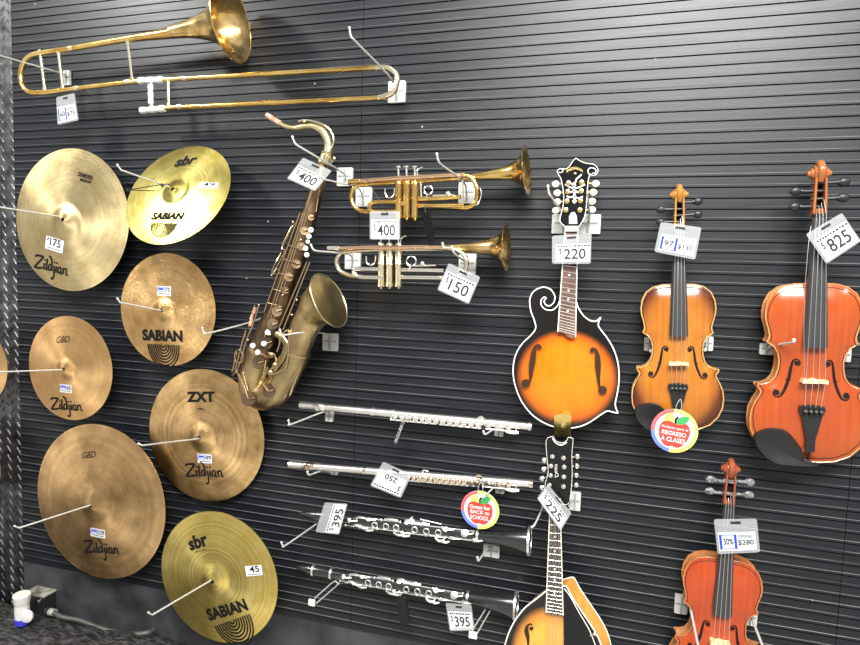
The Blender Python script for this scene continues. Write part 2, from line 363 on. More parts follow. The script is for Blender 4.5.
# ------------------------------------------------------------------ text, ribbons
_tc = {}
def text_mesh(s, bold=0.02, shear=0.0):
    key = (s, bold, shear)
    if key in _tc: return _tc[key]
    cu = bpy.data.curves.new('lettering', 'FONT'); cu.body = s; cu.size = 1; cu.offset = bold; cu.shear = shear; cu.resolution_u = 3
    o = bpy.data.objects.new('lettering_source', cu); C.objects.link(o)
    dg = bpy.context.evaluated_depsgraph_get(); me = o.evaluated_get(dg).to_mesh()
    v = np.array([(p.co.x, p.co.y) for p in me.vertices]); f = [tuple(p.vertices) for p in me.polygons]
    o.evaluated_get(dg).to_mesh_clear(); bpy.data.objects.remove(o); bpy.data.curves.remove(cu)
    v -= v.min(0); v /= v.max(0)
    _tc[key] = (v, f); return v, f
def put_text(mb, s, fn, u0, v0, u1, v1, bold=0.02, shear=0.0):
    """fn(u, v) -> world point; the text fills the box u0..u1, v0..v1"""
    v, f = text_mesh(s, bold, shear)
    return mb.add([fn(u0 + (u1 - u0) * a, v0 + (v1 - v0) * b) for a, b in v], f)
def ribbon(mb, pts, wdt, fn, closed=False):
    P = [np.array(p, float) for p in pts]; n = len(P); L = []; R_ = []
    for i in range(n):
        a = P[i - 1] if (i or closed) else P[i]; b = P[(i + 1) % n] if (i < n - 1 or closed) else P[i]
        t = nrm(b - a); q = np.array([-t[1], t[0]]) * wdt / 2
        L.append(P[i] + q); R_.append(P[i] - q)
    vs = [fn(*p) for p in L] + [fn(*p) for p in R_]
    return mb.add(vs, [(i, (i + 1) % n, n + (i + 1) % n, n + i) for i in range(n if closed else n - 1)])
ZK = 1.35
ZS = [([(0.1, 2.4), (0.5, 2.85), (1.9, 2.9), (2.5, 2.8), (1.2, 1.4), (0, 0.15), (0.3, 0), (1.6, 0.05), (2.4, 0.35)], .34),
      ([(2.95, 1.5), (2.85, .3), (3.15, .1)], .3), ([(3.75, 2.7), (3.6, .3), (3.9, .1)], .3),
      ([(5.1, 1.5), (4.5, 1.45), (4.2, .8), (4.4, .15), (4.9, .4), (5.2, 1.4)], .26), ([(4.3, 3.5), (5.1, 2.6), (5.25, .1)], .3),
      ([(5.9, 1.5), (5.9, -1.0), (5.5, -1.7), (5.1, -1.3)], .28), ([(6.6, 1.5), (6.5, .3), (6.8, .1)], .3),
      ([(7.9, 1.5), (7.3, 1.4), (7.1, .6), (7.4, .1), (7.9, .6), (7.95, 1.4), (8.0, .1), (8.3, .15)], .26),
      ([(8.6, 1.55), (8.65, .1)], .3), ([(8.65, 1.0), (9.1, 1.5), (9.5, 1.3), (9.5, .25), (9.95, .1)], .26)]
ZDOT = [(3.05, 2.2), (5.95, 2.2), (6.65, 2.2)]
def zil(mb, fn):
    for p, w_ in ZS: ribbon(mb, spline(p, 3), w_ * ZK, fn)
    for x, y in ZDOT: ribbon(mb, [(x - .2, y), (x + .2, y + .1)], .36, fn)
def arcs(mb, fn, n=8):
    """half disc of concentric rings under a flat top"""
    for k in range(1, n + 1):
        r = k / n; a0 = 0.0 if r < .3 else -math.asin(0.18 / r) if False else 0.12 / r
        ribbon(mb, [(r * math.cos(a), r * math.sin(a) * 1.05) for a in np.linspace(math.pi - a0 * 0 + 0, 2 * math.pi, 24)], .064, fn)

# ================================================================== SETTING
X0, X1 = -1.885, 1.1
PITCH, ZG = 0.0254, 1.8842
SLAT_BOTTOM, SLAT_TOP = 0.226, 2.32
def slat_panel(name, x0, x1):
    """extruded slat profile: flat face, recess between slats"""
    prof = []
    k = int(math.floor((SLAT_TOP - ZG) / PITCH)); z = ZG + k * PITCH
    prof.append((SLAT_TOP, 0.0))
    while z > SLAT_BOTTOM + 0.004:
        prof += [(z + 0.0016, -0.0009), (z + 0.0024, 0.0060), (z - 0.0006, 0.0060), (z - 0.0014, 0.0002), (z - 0.0178, 0.0), (z - 0.0187, -0.0009)]
        z -= PITCH
    prof.append((SLAT_BOTTOM, -0.0009)); prof.append((SLAT_BOTTOM, 0.02)); prof.append((SLAT_TOP, 0.02))
    mb = MB(); n = len(prof)
    vs = [(x0, y, z) for z, y in prof] + [(x1, y, z) for z, y in prof]
    fs = [(i, (i + 1) % n, n + (i + 1) % n, n + i) for i in range(n)] + [tuple(range(n)), tuple(n + i for i in reversed(range(n)))]
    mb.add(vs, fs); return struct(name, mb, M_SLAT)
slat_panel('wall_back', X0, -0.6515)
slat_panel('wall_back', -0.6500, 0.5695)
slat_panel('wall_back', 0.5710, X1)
mb = MB(); box(mb, ((X0 + X1) / 2, 0.010, SLAT_BOTTOM / 2), X1 - X0, 0.018, SLAT_BOTTOM - 0.001); struct('baseboard_back', mb, M_LOW)
# checker plate with raised bars
mb = MB(); PX0 = -2.75
box(mb, ((PX0 + X0 - 0.001) / 2, 0.010, 1.16), X0 - 0.001 - PX0, 0.018, 2.32)
s = 0.0215
iz = 0; z = 0.02
while z < 2.3:
    x = X0 - 0.010 - (iz % 2) * s; ix = iz % 2
    while x > PX0 + 0.6 - 0.25:
        a = math.radians(52 if iz % 2 else -52)
        u = np.array([math.cos(a), 0, math.sin(a)]); q = np.array([-math.sin(a), 0, math.cos(a)])
        c = np.array([x, 0.001, z]); Lh, Wh, Hh = 0.0150, 0.0030, 0.0024
        vs = [c - u * Lh, c - u * Lh * .4 + q * Wh, c + u * Lh * .4 + q * Wh, c + u * Lh, c + u * Lh * .4 - q * Wh, c - u * Lh * .4 - q * Wh,
              c - u * Lh * .5 + np.array([0, -Hh, 0]), c + u * Lh * .5 + np.array([0, -Hh, 0])]
        mb.add(vs, [(0, 1, 6), (1, 2, 7, 6), (2, 3, 7), (3, 4, 7), (4, 5, 6, 7), (5, 0, 6)])
        x -= 2 * s
    z += s * 0.72; iz += 1
struct('trim_1', mb, M_PLATE)
mb = MB(); box(mb, (-0.6, -1.3, -0.03), 5.0, 2.62, 0.06); struct('floor', mb, M_FLOOR)
# slat fasteners near the bottom
for px, py in ((28, 553), (339, 608), (365, 613)):
    pass

# ================================================================== CYMBALS
def cyl_frame(n):
    n = nrm(n); e1 = np.array([1.0, 0, 0]); e2 = nrm(np.cross(n, e1)); return e1, e2, n
def sticker(parent, fn, box_, kind='grid', rot=0.0, txt=None):
    """box_ = u0,v0,u1,v1 in the surface's own metres"""
    u0, v0, u1, v1 = box_; cu, cv = (u0 + u1) / 2, (v0 + v1) / 2; ca, sa = math.cos(rot), math.sin(rot)
    def g(h): return lambda a, b: fn(cu + (a - .5) * (u1 - u0) * ca - (b - .5) * (v1 - v0) * sa, cv + (a - .5) * (u1 - u0) * sa + (b - .5) * (v1 - v0) * ca, h)
    mb = MB(); q = g(0.0010); n = 6
    for i in range(n):
        mb.add([q(i / n, 0), q((i + 1) / n, 0), q((i + 1) / n, 1), q(i / n, 1)], [(0, 1, 2, 3)])
    st = obj('price_sticker', mb, M_CARD, parent, smooth=False, label='white price sticker')
    q = g(0.0016)
    if kind == 'grid':
        mb = MB(); ribbon(mb, [(.06, .5), (.06, .9), (.52, .9), (.52, .42), (.06, .42), (.06, .6)], .06, q)
        ribbon(mb, [(.12, .7), (.46, .7)], .2, q); obj('blue_print', mb, M_BLUE, st, smooth=False)
        mb = MB(); put_text(mb, txt or '99', q, .58, .4, .94, .88); ribbon(mb, [(.1, .2), (.9, .2)], .07, q); obj('price_lettering', mb, M_INKG, st, smooth=False)
    else:
        mb = MB(); put_text(mb, txt, q, .25, .35, .85, .95, bold=.01); ribbon(mb, [(.1, .15), (.9, .15)], .04, q)
        if kind == 'hand': ribbon(mb, [(.08, .7), (.18, .9)], .05, q)
        obj('price_lettering', mb, M_INK, st, smooth=False)
    return st
def cymbal(label, cpx, d, R_, m, n=(0, -1, 0), bell=0.27, marks=()):
    c = T(*cpx, d); e1, e2, n_ = cyl_frame(n)
    rot = Matrix([[e1[i], e2[i], n_[i]] for i in range(3)])
    t = thing('cymbal', label, 'cymbal', c, 'cymbals hung flat on the slat wall', rot)
    def prof(r):
        q = r / R_
        h = 0.055 * R_ * (1 - (max(q - bell, 0) / (1 - bell)) ** 1.5)
        if q < bell: h += 0.080 * R_ * (0.5 + 0.5 * math.cos(math.pi * (q / bell) ** 1.25))
        return h
    mb = MB(); seg = 96
    rr = [0.006 + (bell * R_ - 0.006) * k / 9 for k in range(10)] + [bell * R_ + (R_ * (1 - bell)) * k / 14 for k in range(1, 15)]
    ring = [(r, prof(r)) for r in rr] + [(R_, -0.0012)] + [(r, prof(r) - 0.0012) for r in reversed(rr[:-1])]
    vs = []; fs = []
    for r, h in ring:
        for k in range(seg):
            a = 2 * math.pi * k / seg; vs.append(c + e1 * r * math.cos(a) + e2 * r * math.sin(a) + n_ * h)
    L = len(ring)
    for i in range(L):
        j = (i + 1) % L
        for k in range(seg): fs.append((i * seg + k, i * seg + (k + 1) % seg, j * seg + (k + 1) % seg, j * seg + k))
    mb.add(vs, fs)
    obj('disc', mb, m, t, angle=30)
    def S(u, v, h=0.0013): return c + e1 * u + e2 * v + n_ * (prof(math.hypot(u, v)) + h)
    def loc(px, py):
        """where the sight line through a photo point meets the disc"""
        r = ray(px, py); h = 0.03 * R_
        for _ in range(3):
            k = ((c + n_ * h - CAM) @ n_) / (r @ n_); P = CAM + r * k - c; u, v = P @ e1, P @ e2; h = prof(min(math.hypot(u, v), R_))
        return np.array([u, v])
    for mk in marks:
        kind = mk[0]
        if kind in ('sticker', 'hand', 'price'):
            _, (px, py), wd, ht, rot_, txt = mk
            u, v = loc(px, py); sticker(t, S, (u - wd / 2, v - ht / 2, u + wd / 2, v + ht / 2), 'grid' if kind == 'sticker' else kind, math.radians(rot_), txt); continue
        _, pa, pb, asp, txt = mk[:5]
        a = loc(*pa); b = loc(*pb); ex = b - a; ey = np.array([-ex[1], ex[0]]) * asp
        def G(u, v, a=a, ex=ex, ey=ey): q = a + ex * u + ey * v; return S(q[0], q[1])
        mb = MB()
        if kind == 'text': put_text(mb, txt, G, 0, 0, 1, 1, bold=mk[5] if len(mk) > 5 else .05, shear=mk[6] if len(mk) > 6 else 0); nm = 'logo_lettering'
        elif kind == 'zil':
            def Z(u, v): return G(u / 10, v / 10)
            zil(mb, Z); nm = 'logo_lettering'
        elif kind == 'arcs':
            def Z(u, v): return G(.5 + u * .5, v)
            arcs(mb, Z); nm = 'ring_emblem'
        obj(nm, mb, M_INK, t, smooth=False)
    return t, c, prof
B_SAND = cymbal_mat('pale_bronze', (0.66, 0.50, 0.24), (0.84, 0.68, 0.37), 0.42, 0.12, 0.35, 60)
B_YEL = cymbal_mat('bright_yellow_brass', (0.62, 0.48, 0.10), (0.92, 0.78, 0.26), 0.33, 0.05, 0.6, 160)
B_YEL2 = cymbal_mat('yellow_brass', (0.82, 0.60, 0.15), (1.0, 0.80, 0.27), 0.36, 0.0, 0.7, 170)
B_BRZ_H = cymbal_mat('hammered_bronze', (0.60, 0.34, 0.12), (0.94, 0.62, 0.28), 0.36, 0.42, 0.3, 60)
B_BRZ = cymbal_mat('rose_bronze', (0.72, 0.42, 0.17), (0.90, 0.58, 0.26), 0.42, 0.10, 0.3, 60)
B_BRZ_R = cymbal_mat('ringed_bronze', (0.50, 0.31, 0.12), (0.94, 0.62, 0.29), 0.40, 0.10, 0.6, 110)
B_BRZ_S = cymbal_mat('stained_bronze', (0.42, 0.25, 0.11), (0.96, 0.62, 0.29), 0.38, 0.10, 0.3, 70, 6)

ROWS = {}
ROWS['zild'] = cymbal('large pale sand-coloured cymbal with a handwritten 175 price, top left', (70.8, 220.3), 0.07, 0.2175, B_SAND, marks=[
    ('text', (78, 176), (92, 180.5), .26, 'DIAMOND', .03), ('text', (80, 181), (91, 184), .22, 'BEBOP', .03), ('zil', (35, 267), (68, 276), 1.0, None),
    ('hand', (54.5, 244.5), 0.072, 0.040, -13, '175')])
ROWS['sbrtop'] = cymbal('shiny yellow tilted cymbal beside the large pale cymbal at top', (177.5, 193.6), 0.12, 0.163, B_YEL, n=(0, -1, 0.5), marks=[
    ('text', (174, 167), (196, 164), .5, 'sbr', .03, .3), ('text', (151, 220), (183, 220), .22, 'SABIAN', .05, .2),
    ('arcs', (152, 223), (177, 223), .5, None), ('hand', (208, 185.5), 0.06, 0.02, 0, '49')])
ROWS['sabian'] = cymbal('hammered bronze cymbal lettered in heavy black, below the shiny yellow one', (167, 309.8), 0.07, 0.1665, B_BRZ_H, marks=[
    ('text', (143, 340.5), (183, 342), .24, 'SABIAN', .04), ('arcs', (148, 344), (179, 345), .62, None), ('sticker', (164.2, 291), 0.048, 0.028, 0, '75')])
ROWS['gbds'] = cymbal('smaller smooth rose bronze cymbal second down the left column', (69.7, 368.3), 0.07, 0.165, B_BRZ, marks=[
    ('text', (57, 343), (70, 342), .38, 'GBD', -.005, .3), ('zil', (52, 409), (83, 411), 1.0, None), ('sticker', (66, 388.5), 0.046, 0.026, 0, '65')])
ROWS['zxt'] = cymbal('bronze cymbal with turned rings behind the saxophone bottom', (205, 435.5), 0.03, 0.2023, B_BRZ_R, marks=[
    ('text', (187, 402), (215, 402), .32, 'ZXT', .045), ('text', (198, 410), (204, 410), .3, '18in', .01), ('zil', (187, 476), (224, 477), 1.0, None), ('sticker', (204.8, 458.5), 0.05, 0.028, 3, '89')])
ROWS['gbdb'] = cymbal('largest bronze cymbal with dark stained patches, lowest of the left column', (99.2, 501.8), 0.07, 0.2485, B_BRZ_S, marks=[
    ('text', (83, 458.5), (96, 457.5), .4, 'GBD', -.005, .3), ('zil', (86, 552), (120, 554), 1.0, None), ('sticker', (98, 533), 0.056, 0.028, 0, '129')])
ROWS['sbrbot'] = cymbal('yellow brass cymbal with tilted lettering, lowest of all the cymbals', (217.8, 577.3), 0.09, 0.1975, B_YEL2, marks=[
    ('text', (191, 551), (209, 545), .6, 'sbr', .035), ('text', (210, 621), (249, 610), .26, 'SABIAN', .04), ('arcs', (215, 626), (249, 614), .62, None),
    ('price', (254, 570.5), 0.052, 0.030, 12, '45'), ('text', (196, 552.5), (206, 549.5), .09, 'bronze', .05)])
ROWS['edge_top'] = cymbal('sliver of a bronze cymbal at the left edge, beside the checker plate', (-22, 366), 0.10, 0.125, B_BRZ)
ROWS['edge_low'] = cymbal('thin sliver of a bronze cymbal at the left edge, lower of the two there', (-28, 466), 0.08, 0.125, B_BRZ)

# ================================================================== HOOKS
def hook(label, path, plate=None, rods=None, r=0.0024, end_plate=None, dark=False, n_slots=1):
    """path: (px,py,depth) from the wall outward; plate: (px,py,w_px_m,h_m)"""
    pts = [T(*p) for p in path]
    b0 = pts[0]
    t = thing('wall_hook', label, 'hook', (b0[0], 0, b0[2]), 'metal display hooks on the slat wall')
    if plate:
        px, py, w_, h_ = plate; c = T(px, py, 0.006)
        mb = MB(); box(mb, (c[0], -0.0055, c[2]), w_, 0.008, h_, 0.003)
        pl = obj('bracket_plate', mb, M_BRACKET, t)
        mb = MB()
        for k in range(n_slots):
            cx = c[0] + (k - (n_slots - 1) / 2) * w_ / n_slots
            box(mb, (cx, -0.0105, c[2]), w_ * 0.10 / n_slots, 0.003, h_ * .86); box(mb, (cx, -0.0105, c[2] + h_ * .05), w_ * .8 / n_slots, 0.002, h_ * .07)
        obj('slot', mb, M_BRK_DARK, pl)
    mb = MB(); tube(mb, spline(pts, 4) if len(pts) > 2 else pts, r, 8)
    obj('arm', mb, M_BLACKP if dark else M_HOOK, t)
    if not dark and not end_plate:
        mb = MB(); ball(mb, pts[-1], r * 1.5, 8); obj('tip', mb, M_HOOK, t)
    if rods:
        for q in rods:
            mb = MB(); tube(mb, [T(*p) for p in q], r, 8); obj('arm', mb, M_BLACKP if dark else M_HOOK, t)
    if end_plate:
        px, py, w_, h_, d_ = end_plate; c = T(px, py, d_); mb = MB(); box(mb, c, w_, 0.003, h_, 0.002); obj('tag_plate', mb, M_BRACKET, t)
    return t
def cym_hook(key, hub, tips, label, dark=False):
    t, c, prof = ROWS[key]; d = -c[1] + prof(0.0) 
    P = T(hub[0], hub[1], d)
    base = (P[0], 0.0, P[2] - 0.004)
    th = thing('wall_hook', label, 'hook', base, 'metal display hooks on the slat wall')
    pts = [np.array(base), P] + [T(*q) for q in tips]
    mb = MB(); tube(mb, pts[:2] + pts[2:], 0.0024, 8); obj('arm', mb, M_HOOK, th)
    mb = MB(); ball(mb, pts[-1], 0.0034, 8); obj('tip', mb, M_HOOK, th)
    mb = MB(); box(mb, (base[0], -0.0055, base[2]), 0.04, 0.008, 0.05, 0.003); obj('bracket_plate', mb, M_BRACKET, th)
cym_hook('zild', (58.6, 216.4), [(-1, 207, .24)], 'long rod holding the pale 175 cymbal')
cym_hook('sbrtop', (166.5, 186), [(121, 170, .26), (117.5, 165, .262)], 'rod holding the shiny tilted yellow cymbal')
cym_hook('sabian', (160.4, 310.5), [(120, 302.5, .21), (117.5, 298.5, .212)], 'rod holding the hammered bronze cymbal')
cym_hook('gbds', (60.9, 369.9), [(-3, 372, .24)], 'rod holding the smaller rose bronze cymbal in the left column')
cym_hook('zxt', (198.2, 438.8), [(142, 445.5, .235), (138.5, 443.5, .236)], 'rod holding the ringed bronze cymbal behind the saxophone bottom')
cym_hook('gbdb', (90.2, 505.2), [(19, 528, .27), (14.5, 526, .272)], 'rod holding the largest stained bronze cymbal')
cym_hook('sbrbot', (210.8, 580.5), [(152, 615, .28), (148.5, 612.5, .281)], 'pale rod holding the lowest yellow cymbal')
t = thing('wire_clip', 'black wire clip looped on the rod of the shiny yellow cymbal', 'clip', T(162, 185, .16))
mb = MB(); tube(mb, [T(127.5, 190, .22), T(162, 184.5, .16), T(168, 184, .155), T(171, 186.5, .15)], 0.0013, 6); tube(mb, [T(127.5, 190, .22), T(158, 191, .158), T(164, 186, .157)], 0.0013, 6); obj('wire', mb, M_BLACKP, t)
mb = MB(); ball(mb, T(162, 185, .16), 0.005, 10); ball(mb, T(127.5, 190, .22), 0.003, 8); obj('clamp', mb, M_BLACKP, t)

PW = 0.044
hook('hook at the trombone tuning slide on the far left', [(66, 77, .006), (60, 73, .05), (-2, 55, .25)], (67, 78, .024, .045))
hook('hook through the end of the trombone slide', [(397, 92, .006), (389, 76, .10), (356, 42, .24), (351, 36, .25), (349.5, 28, .255)], (397, 92, .048, .056))
hook('hook with a raised tip crossing the 400 tag of the saxophone', [(346, 180, .006), (343, 173, .05), (322, 160, .16), (300, 147, .22), (295, 143, .23), (292.5, 137, .235)], (345, 177, .046, .05))
hook('hook plate at the left bend of the upper trumpet', [(363, 198, .006), (358, 188, .06), (340, 183, .12), (318, 178, .19)], (364, 197, .046, .052))
hook('hook under the bell of the upper trumpet', [(467, 195, .006), (463, 181, .08), (443, 166, .18), (438.5, 161, .20), (437, 154, .205)], (467, 193, .044, .054))
hook('hook at the mouthpiece end of the lower trumpet', [(353, 262, .006), (350, 255, .05), (335, 252.5, .11), (317, 251, .17), (313, 249, .18), (311, 245, .182)], (353, 261, .046, .046))
hook('hook plate behind the 150 tag of the lower trumpet', [(467, 268, .006), (465, 262, .05), (455, 254, .12), (452, 247, .13)], (467.5, 264, .046, .054))
hook('hook holding the saxophone bell, plate right of it', [(331, 342, .006), (328, 334, .06), (300, 333, .16), (283, 335, .20), (280, 330, .202)], (330.5, 342, .046, .050))
hook('hook sticking out left of the saxophone body', [(262, 318, .006), (248, 323, .08), (209, 333, .20), (204, 332, .21), (202.5, 328, .212)])
hook('left hook of the upper flute', [(329.5, 417, .006), (327, 411, .03), (292, 424, .17), (289.5, 423.5, .175), (288.5, 420.5, .176)], (329.5, 416.5, .024, .028))
hook('right hook of the upper flute', [(499, 432, .006), (495, 429, .03), (487, 433.5, .10), (484.5, 434, .11), (483.5, 431.5, .111)], (499, 431.5, .024, .024))
hook('left hook of the lower flute', [(334.5, 473, .006), (323, 471, .03), (311, 474.5, .10), (308.5, 474.5, .11), (307.5, 472, .111)], (334.5, 472, .022, .016))
hook('right hook of the lower flute behind the apple tag', [(500, 490, .006), (495, 487, .03), (487, 494, .10), (484.5, 495, .11)], (500, 490, .024, .018))
hook('left hook of the upper clarinet', [(322, 520, .006), (316.5, 524, .04), (286, 545, .19), (283, 545.5, .20), (281.5, 542.5, .201)])
hook('right hook of the upper clarinet near its bell', [(491, 549, .006), (488.5, 547, .03), (480, 559, .13), (478, 560.5, .14), (477.5, 557.5, .141)], (491.5, 551, .044, .032))
hook('double rod hook at the left of the lower clarinet', [(341, 580, .0), (334.6, 581, .05), (315, 598, .17)], rods=[[(345, 583, .0), (339, 583.6, .05), (316.7, 603, .17)], [(334.6, 581, .05), (339, 583.6, .05)]], end_plate=(311.8, 602.5, .019, .018, .172), r=.0019)
hook('double rod hook at the right of the lower clarinet', [(488, 604, .0), (485, 610, .05), (472.5, 630, .16)], rods=[[(493, 606, .0), (490, 611, .05), (477.5, 632.6, .16)]], end_plate=(473, 635, .021, .018, .162), r=.0019)
hook('wide two-prong hanger behind the head of the upper mandolin', [(563, 222, .006), (562, 213, .07), (552, 198, .13), (549, 193, .14), (548, 186, .142)], (576, 224, .118, .048),
     rods=[[(589, 222, .006), (589.5, 212, .07), (587.5, 193, .13)]], n_slots=2)
hook('hanger behind the head of the lower mandolin', [(545, 500, .006), (542, 509, .09), (535, 524, .17), (532, 527, .175)], (575, 501, .028, .048), rods=[[(572, 500, .006), (569, 506, .08)]])
for lab, pth, pl in (('left hook plate of the small amber violin', [(650, 346, .006), (650.5, 351, .03), (651, 351, .045)], (649, 344, .022, .034)),
                     ('right hook plate of the small amber violin', [(707, 343, .006), (705.5, 349, .03), (705, 350, .045)], (708, 343.5, .022, .034)),
                     ('left hook of the large viola', [(768, 350, .006), (771, 346, .04), (792, 342.5, .115), (794, 340, .117)], (766, 349, .028, .026)),
                     ('right hook of the large viola at the right edge', [(845, 354, .006), (850, 346.5, .04), (868, 343, .11)], (845, 355, .022, .03)),
                     ('left hook of the lower right violin', [(684, 605, .006), (689, 604, .05), (699, 650, .17)], (681, 604, .030, .048)),
                     ('right hook of the lower right violin', [(750, 616, .006), (751.5, 618, .05), (765, 652, .15)], (750, 617, .030, .040))):
    hook(lab, pth, pl, r=0.0028)

# ================================================================== TROMBONE
def loop(pts, n=8): return spline(pts, n)
t = thing('trombone', 'brass trombone hung sideways at the top left of the wall', 'trombone', T(150, 80, .06))
D1 = .085
def tb(name, pl, r, m=M_BRASS, parent=t, seg=14, n=6, label=None):
    pts = [T(*p) for p in pl]; mb = MB()
    if hasattr(r, '__len__') and len(pl) > 2 and n > 1:
        rs = [q[0] for q in spline([np.array([x]) for x in r], n)]; tube(mb, spline(pts, n), rs, seg)
    else: tube(mb, spline(pts, n) if len(pl) > 2 and n > 1 else pts, r, seg)
    return obj(name, mb, m, parent, label=label)
tb('tuning_slide', [(60, 90.5, D1), (42, 92.5, D1), (29, 91.5, D1), (22, 84, D1), (21, 72, D1), (25, 61, D1), (34, 54.5, D1), (50, 51.5, D1)], .0078)
tb('bell_tube', [(44, 52.3, D1), (70, 48.7, D1), (100, 43.5, D1), (130, 38.5, D1), (160, 34.5, D1), (185, 30.8, D1)], [.0078, .008, .0088, .010, .0135, .019])
tb('slide_tube', [(58, 90.7, D1), (100, 85.5, D1), (142, 80.8, D1)], .0070)
tb('slide_tube', [(140, 81, D1), (386, 67.2, D1)], .0068, M_BRASS, n=1)
tb('slide_tube', [(141, 109, D1), (386, 97.5, D1)], .0068, M_BRASS, n=1)
tb('slide_bow', [(376, 67.8, D1), (388, 67.8, D1), (396, 74, D1), (396.5, 84, D1), (391, 93.5, D1), (378, 98, D1)], .0075, M_PALE)
for a, b in (((40, 52.5), (45, 91)), ((58, 50.5), (63, 89)), ((127.5, 42), (132.5, 81)), ((168, 80), (168.5, 107))):
    mb = MB(); A, B = T(*a, D1), T(*b, D1); tube(mb, [A, B], .0042, 10); v = nrm(B - A)
    tube(mb, [A - v * .006, A + v * .010], .0064, 10); tube(mb, [B - v * .010, B + v * .006], .0064, 10)
    obj('brace', mb, M_PALE, t)
mb = MB(); tube(mb, [T(151, 83, D1), T(151, 107, D1)], .0055, 10); obj('brace', mb, M_SILVER, t)
for x, y in ((69.5, 48.6), (127.5, 39.3), (75, 88.6), (126, 82.2), (183, 78.8), (178, 107)):
    a = T(x, y, D1); b = T(x + 4, y - .6, D1); mb = MB(); tube(mb, [a, b], .0092 if x > 100 and y < 45 else .0085, 14); obj('ferrule', mb, M_PALE, t)
for a, b, nm in (((139, 81), (163, 79.6), 0), ((141, 110.5), (165, 108.5), 0), ((150.5, 85), (151, 104), 1)):
    mb = MB(); A, B = T(*a, D1), T(*b, D1); pts = [A + (B - A) * k / 7 for k in range(8)]
    tube(mb, pts, [(.0095 if not nm else .0075) * (1 + .14 * math.sin(k * 2.3)) for k in range(8)], 9); obj('plastic_wrap', mb, M_WRAP, t, label='cloudy plastic wrapped round the hand slide')
# bell: centre of the mouth and its axis along the wall
bc = T(231.5, 22.5, .10); thr = T(178, 32, D1)
ax = nrm(np.array(T(229, 22.0, .10)) - np.array(T(150, 36.2, D1))); ax = nrm(ax + np.array([0, .11, .03]))
bell = [(-.185, .016), (-.14, .0215), (-.10, .029), (-.06, .042), (-.03, .060), (-.012, .080), (-.002, .097), (0.0, .101), (.001, .1005), (0.0, .098), (-.011, .078), (-.029, .058), (-.059, .040), (-.10, .027), (-.14, .020), (-.16, .0)]
mb = MB(); lathe(mb, bc, ax, bell, 56)
obj('bell', mb, M_BRASS_OLD, t, angle=60)
mb = MB(); a = 0
rim = []
u = np.array([0, 0, 1.0]); u = nrm(u - ax * (u @ ax)); w_ = np.cross(ax, u)
tube(mb, [bc + .1005 * (math.cos(k * math.pi / 32) * u + math.sin(k * math.pi / 32) * w_) for k in range(64)], .0016, 8, closed=True); obj('bell_rim', mb, M_BRASS, t)

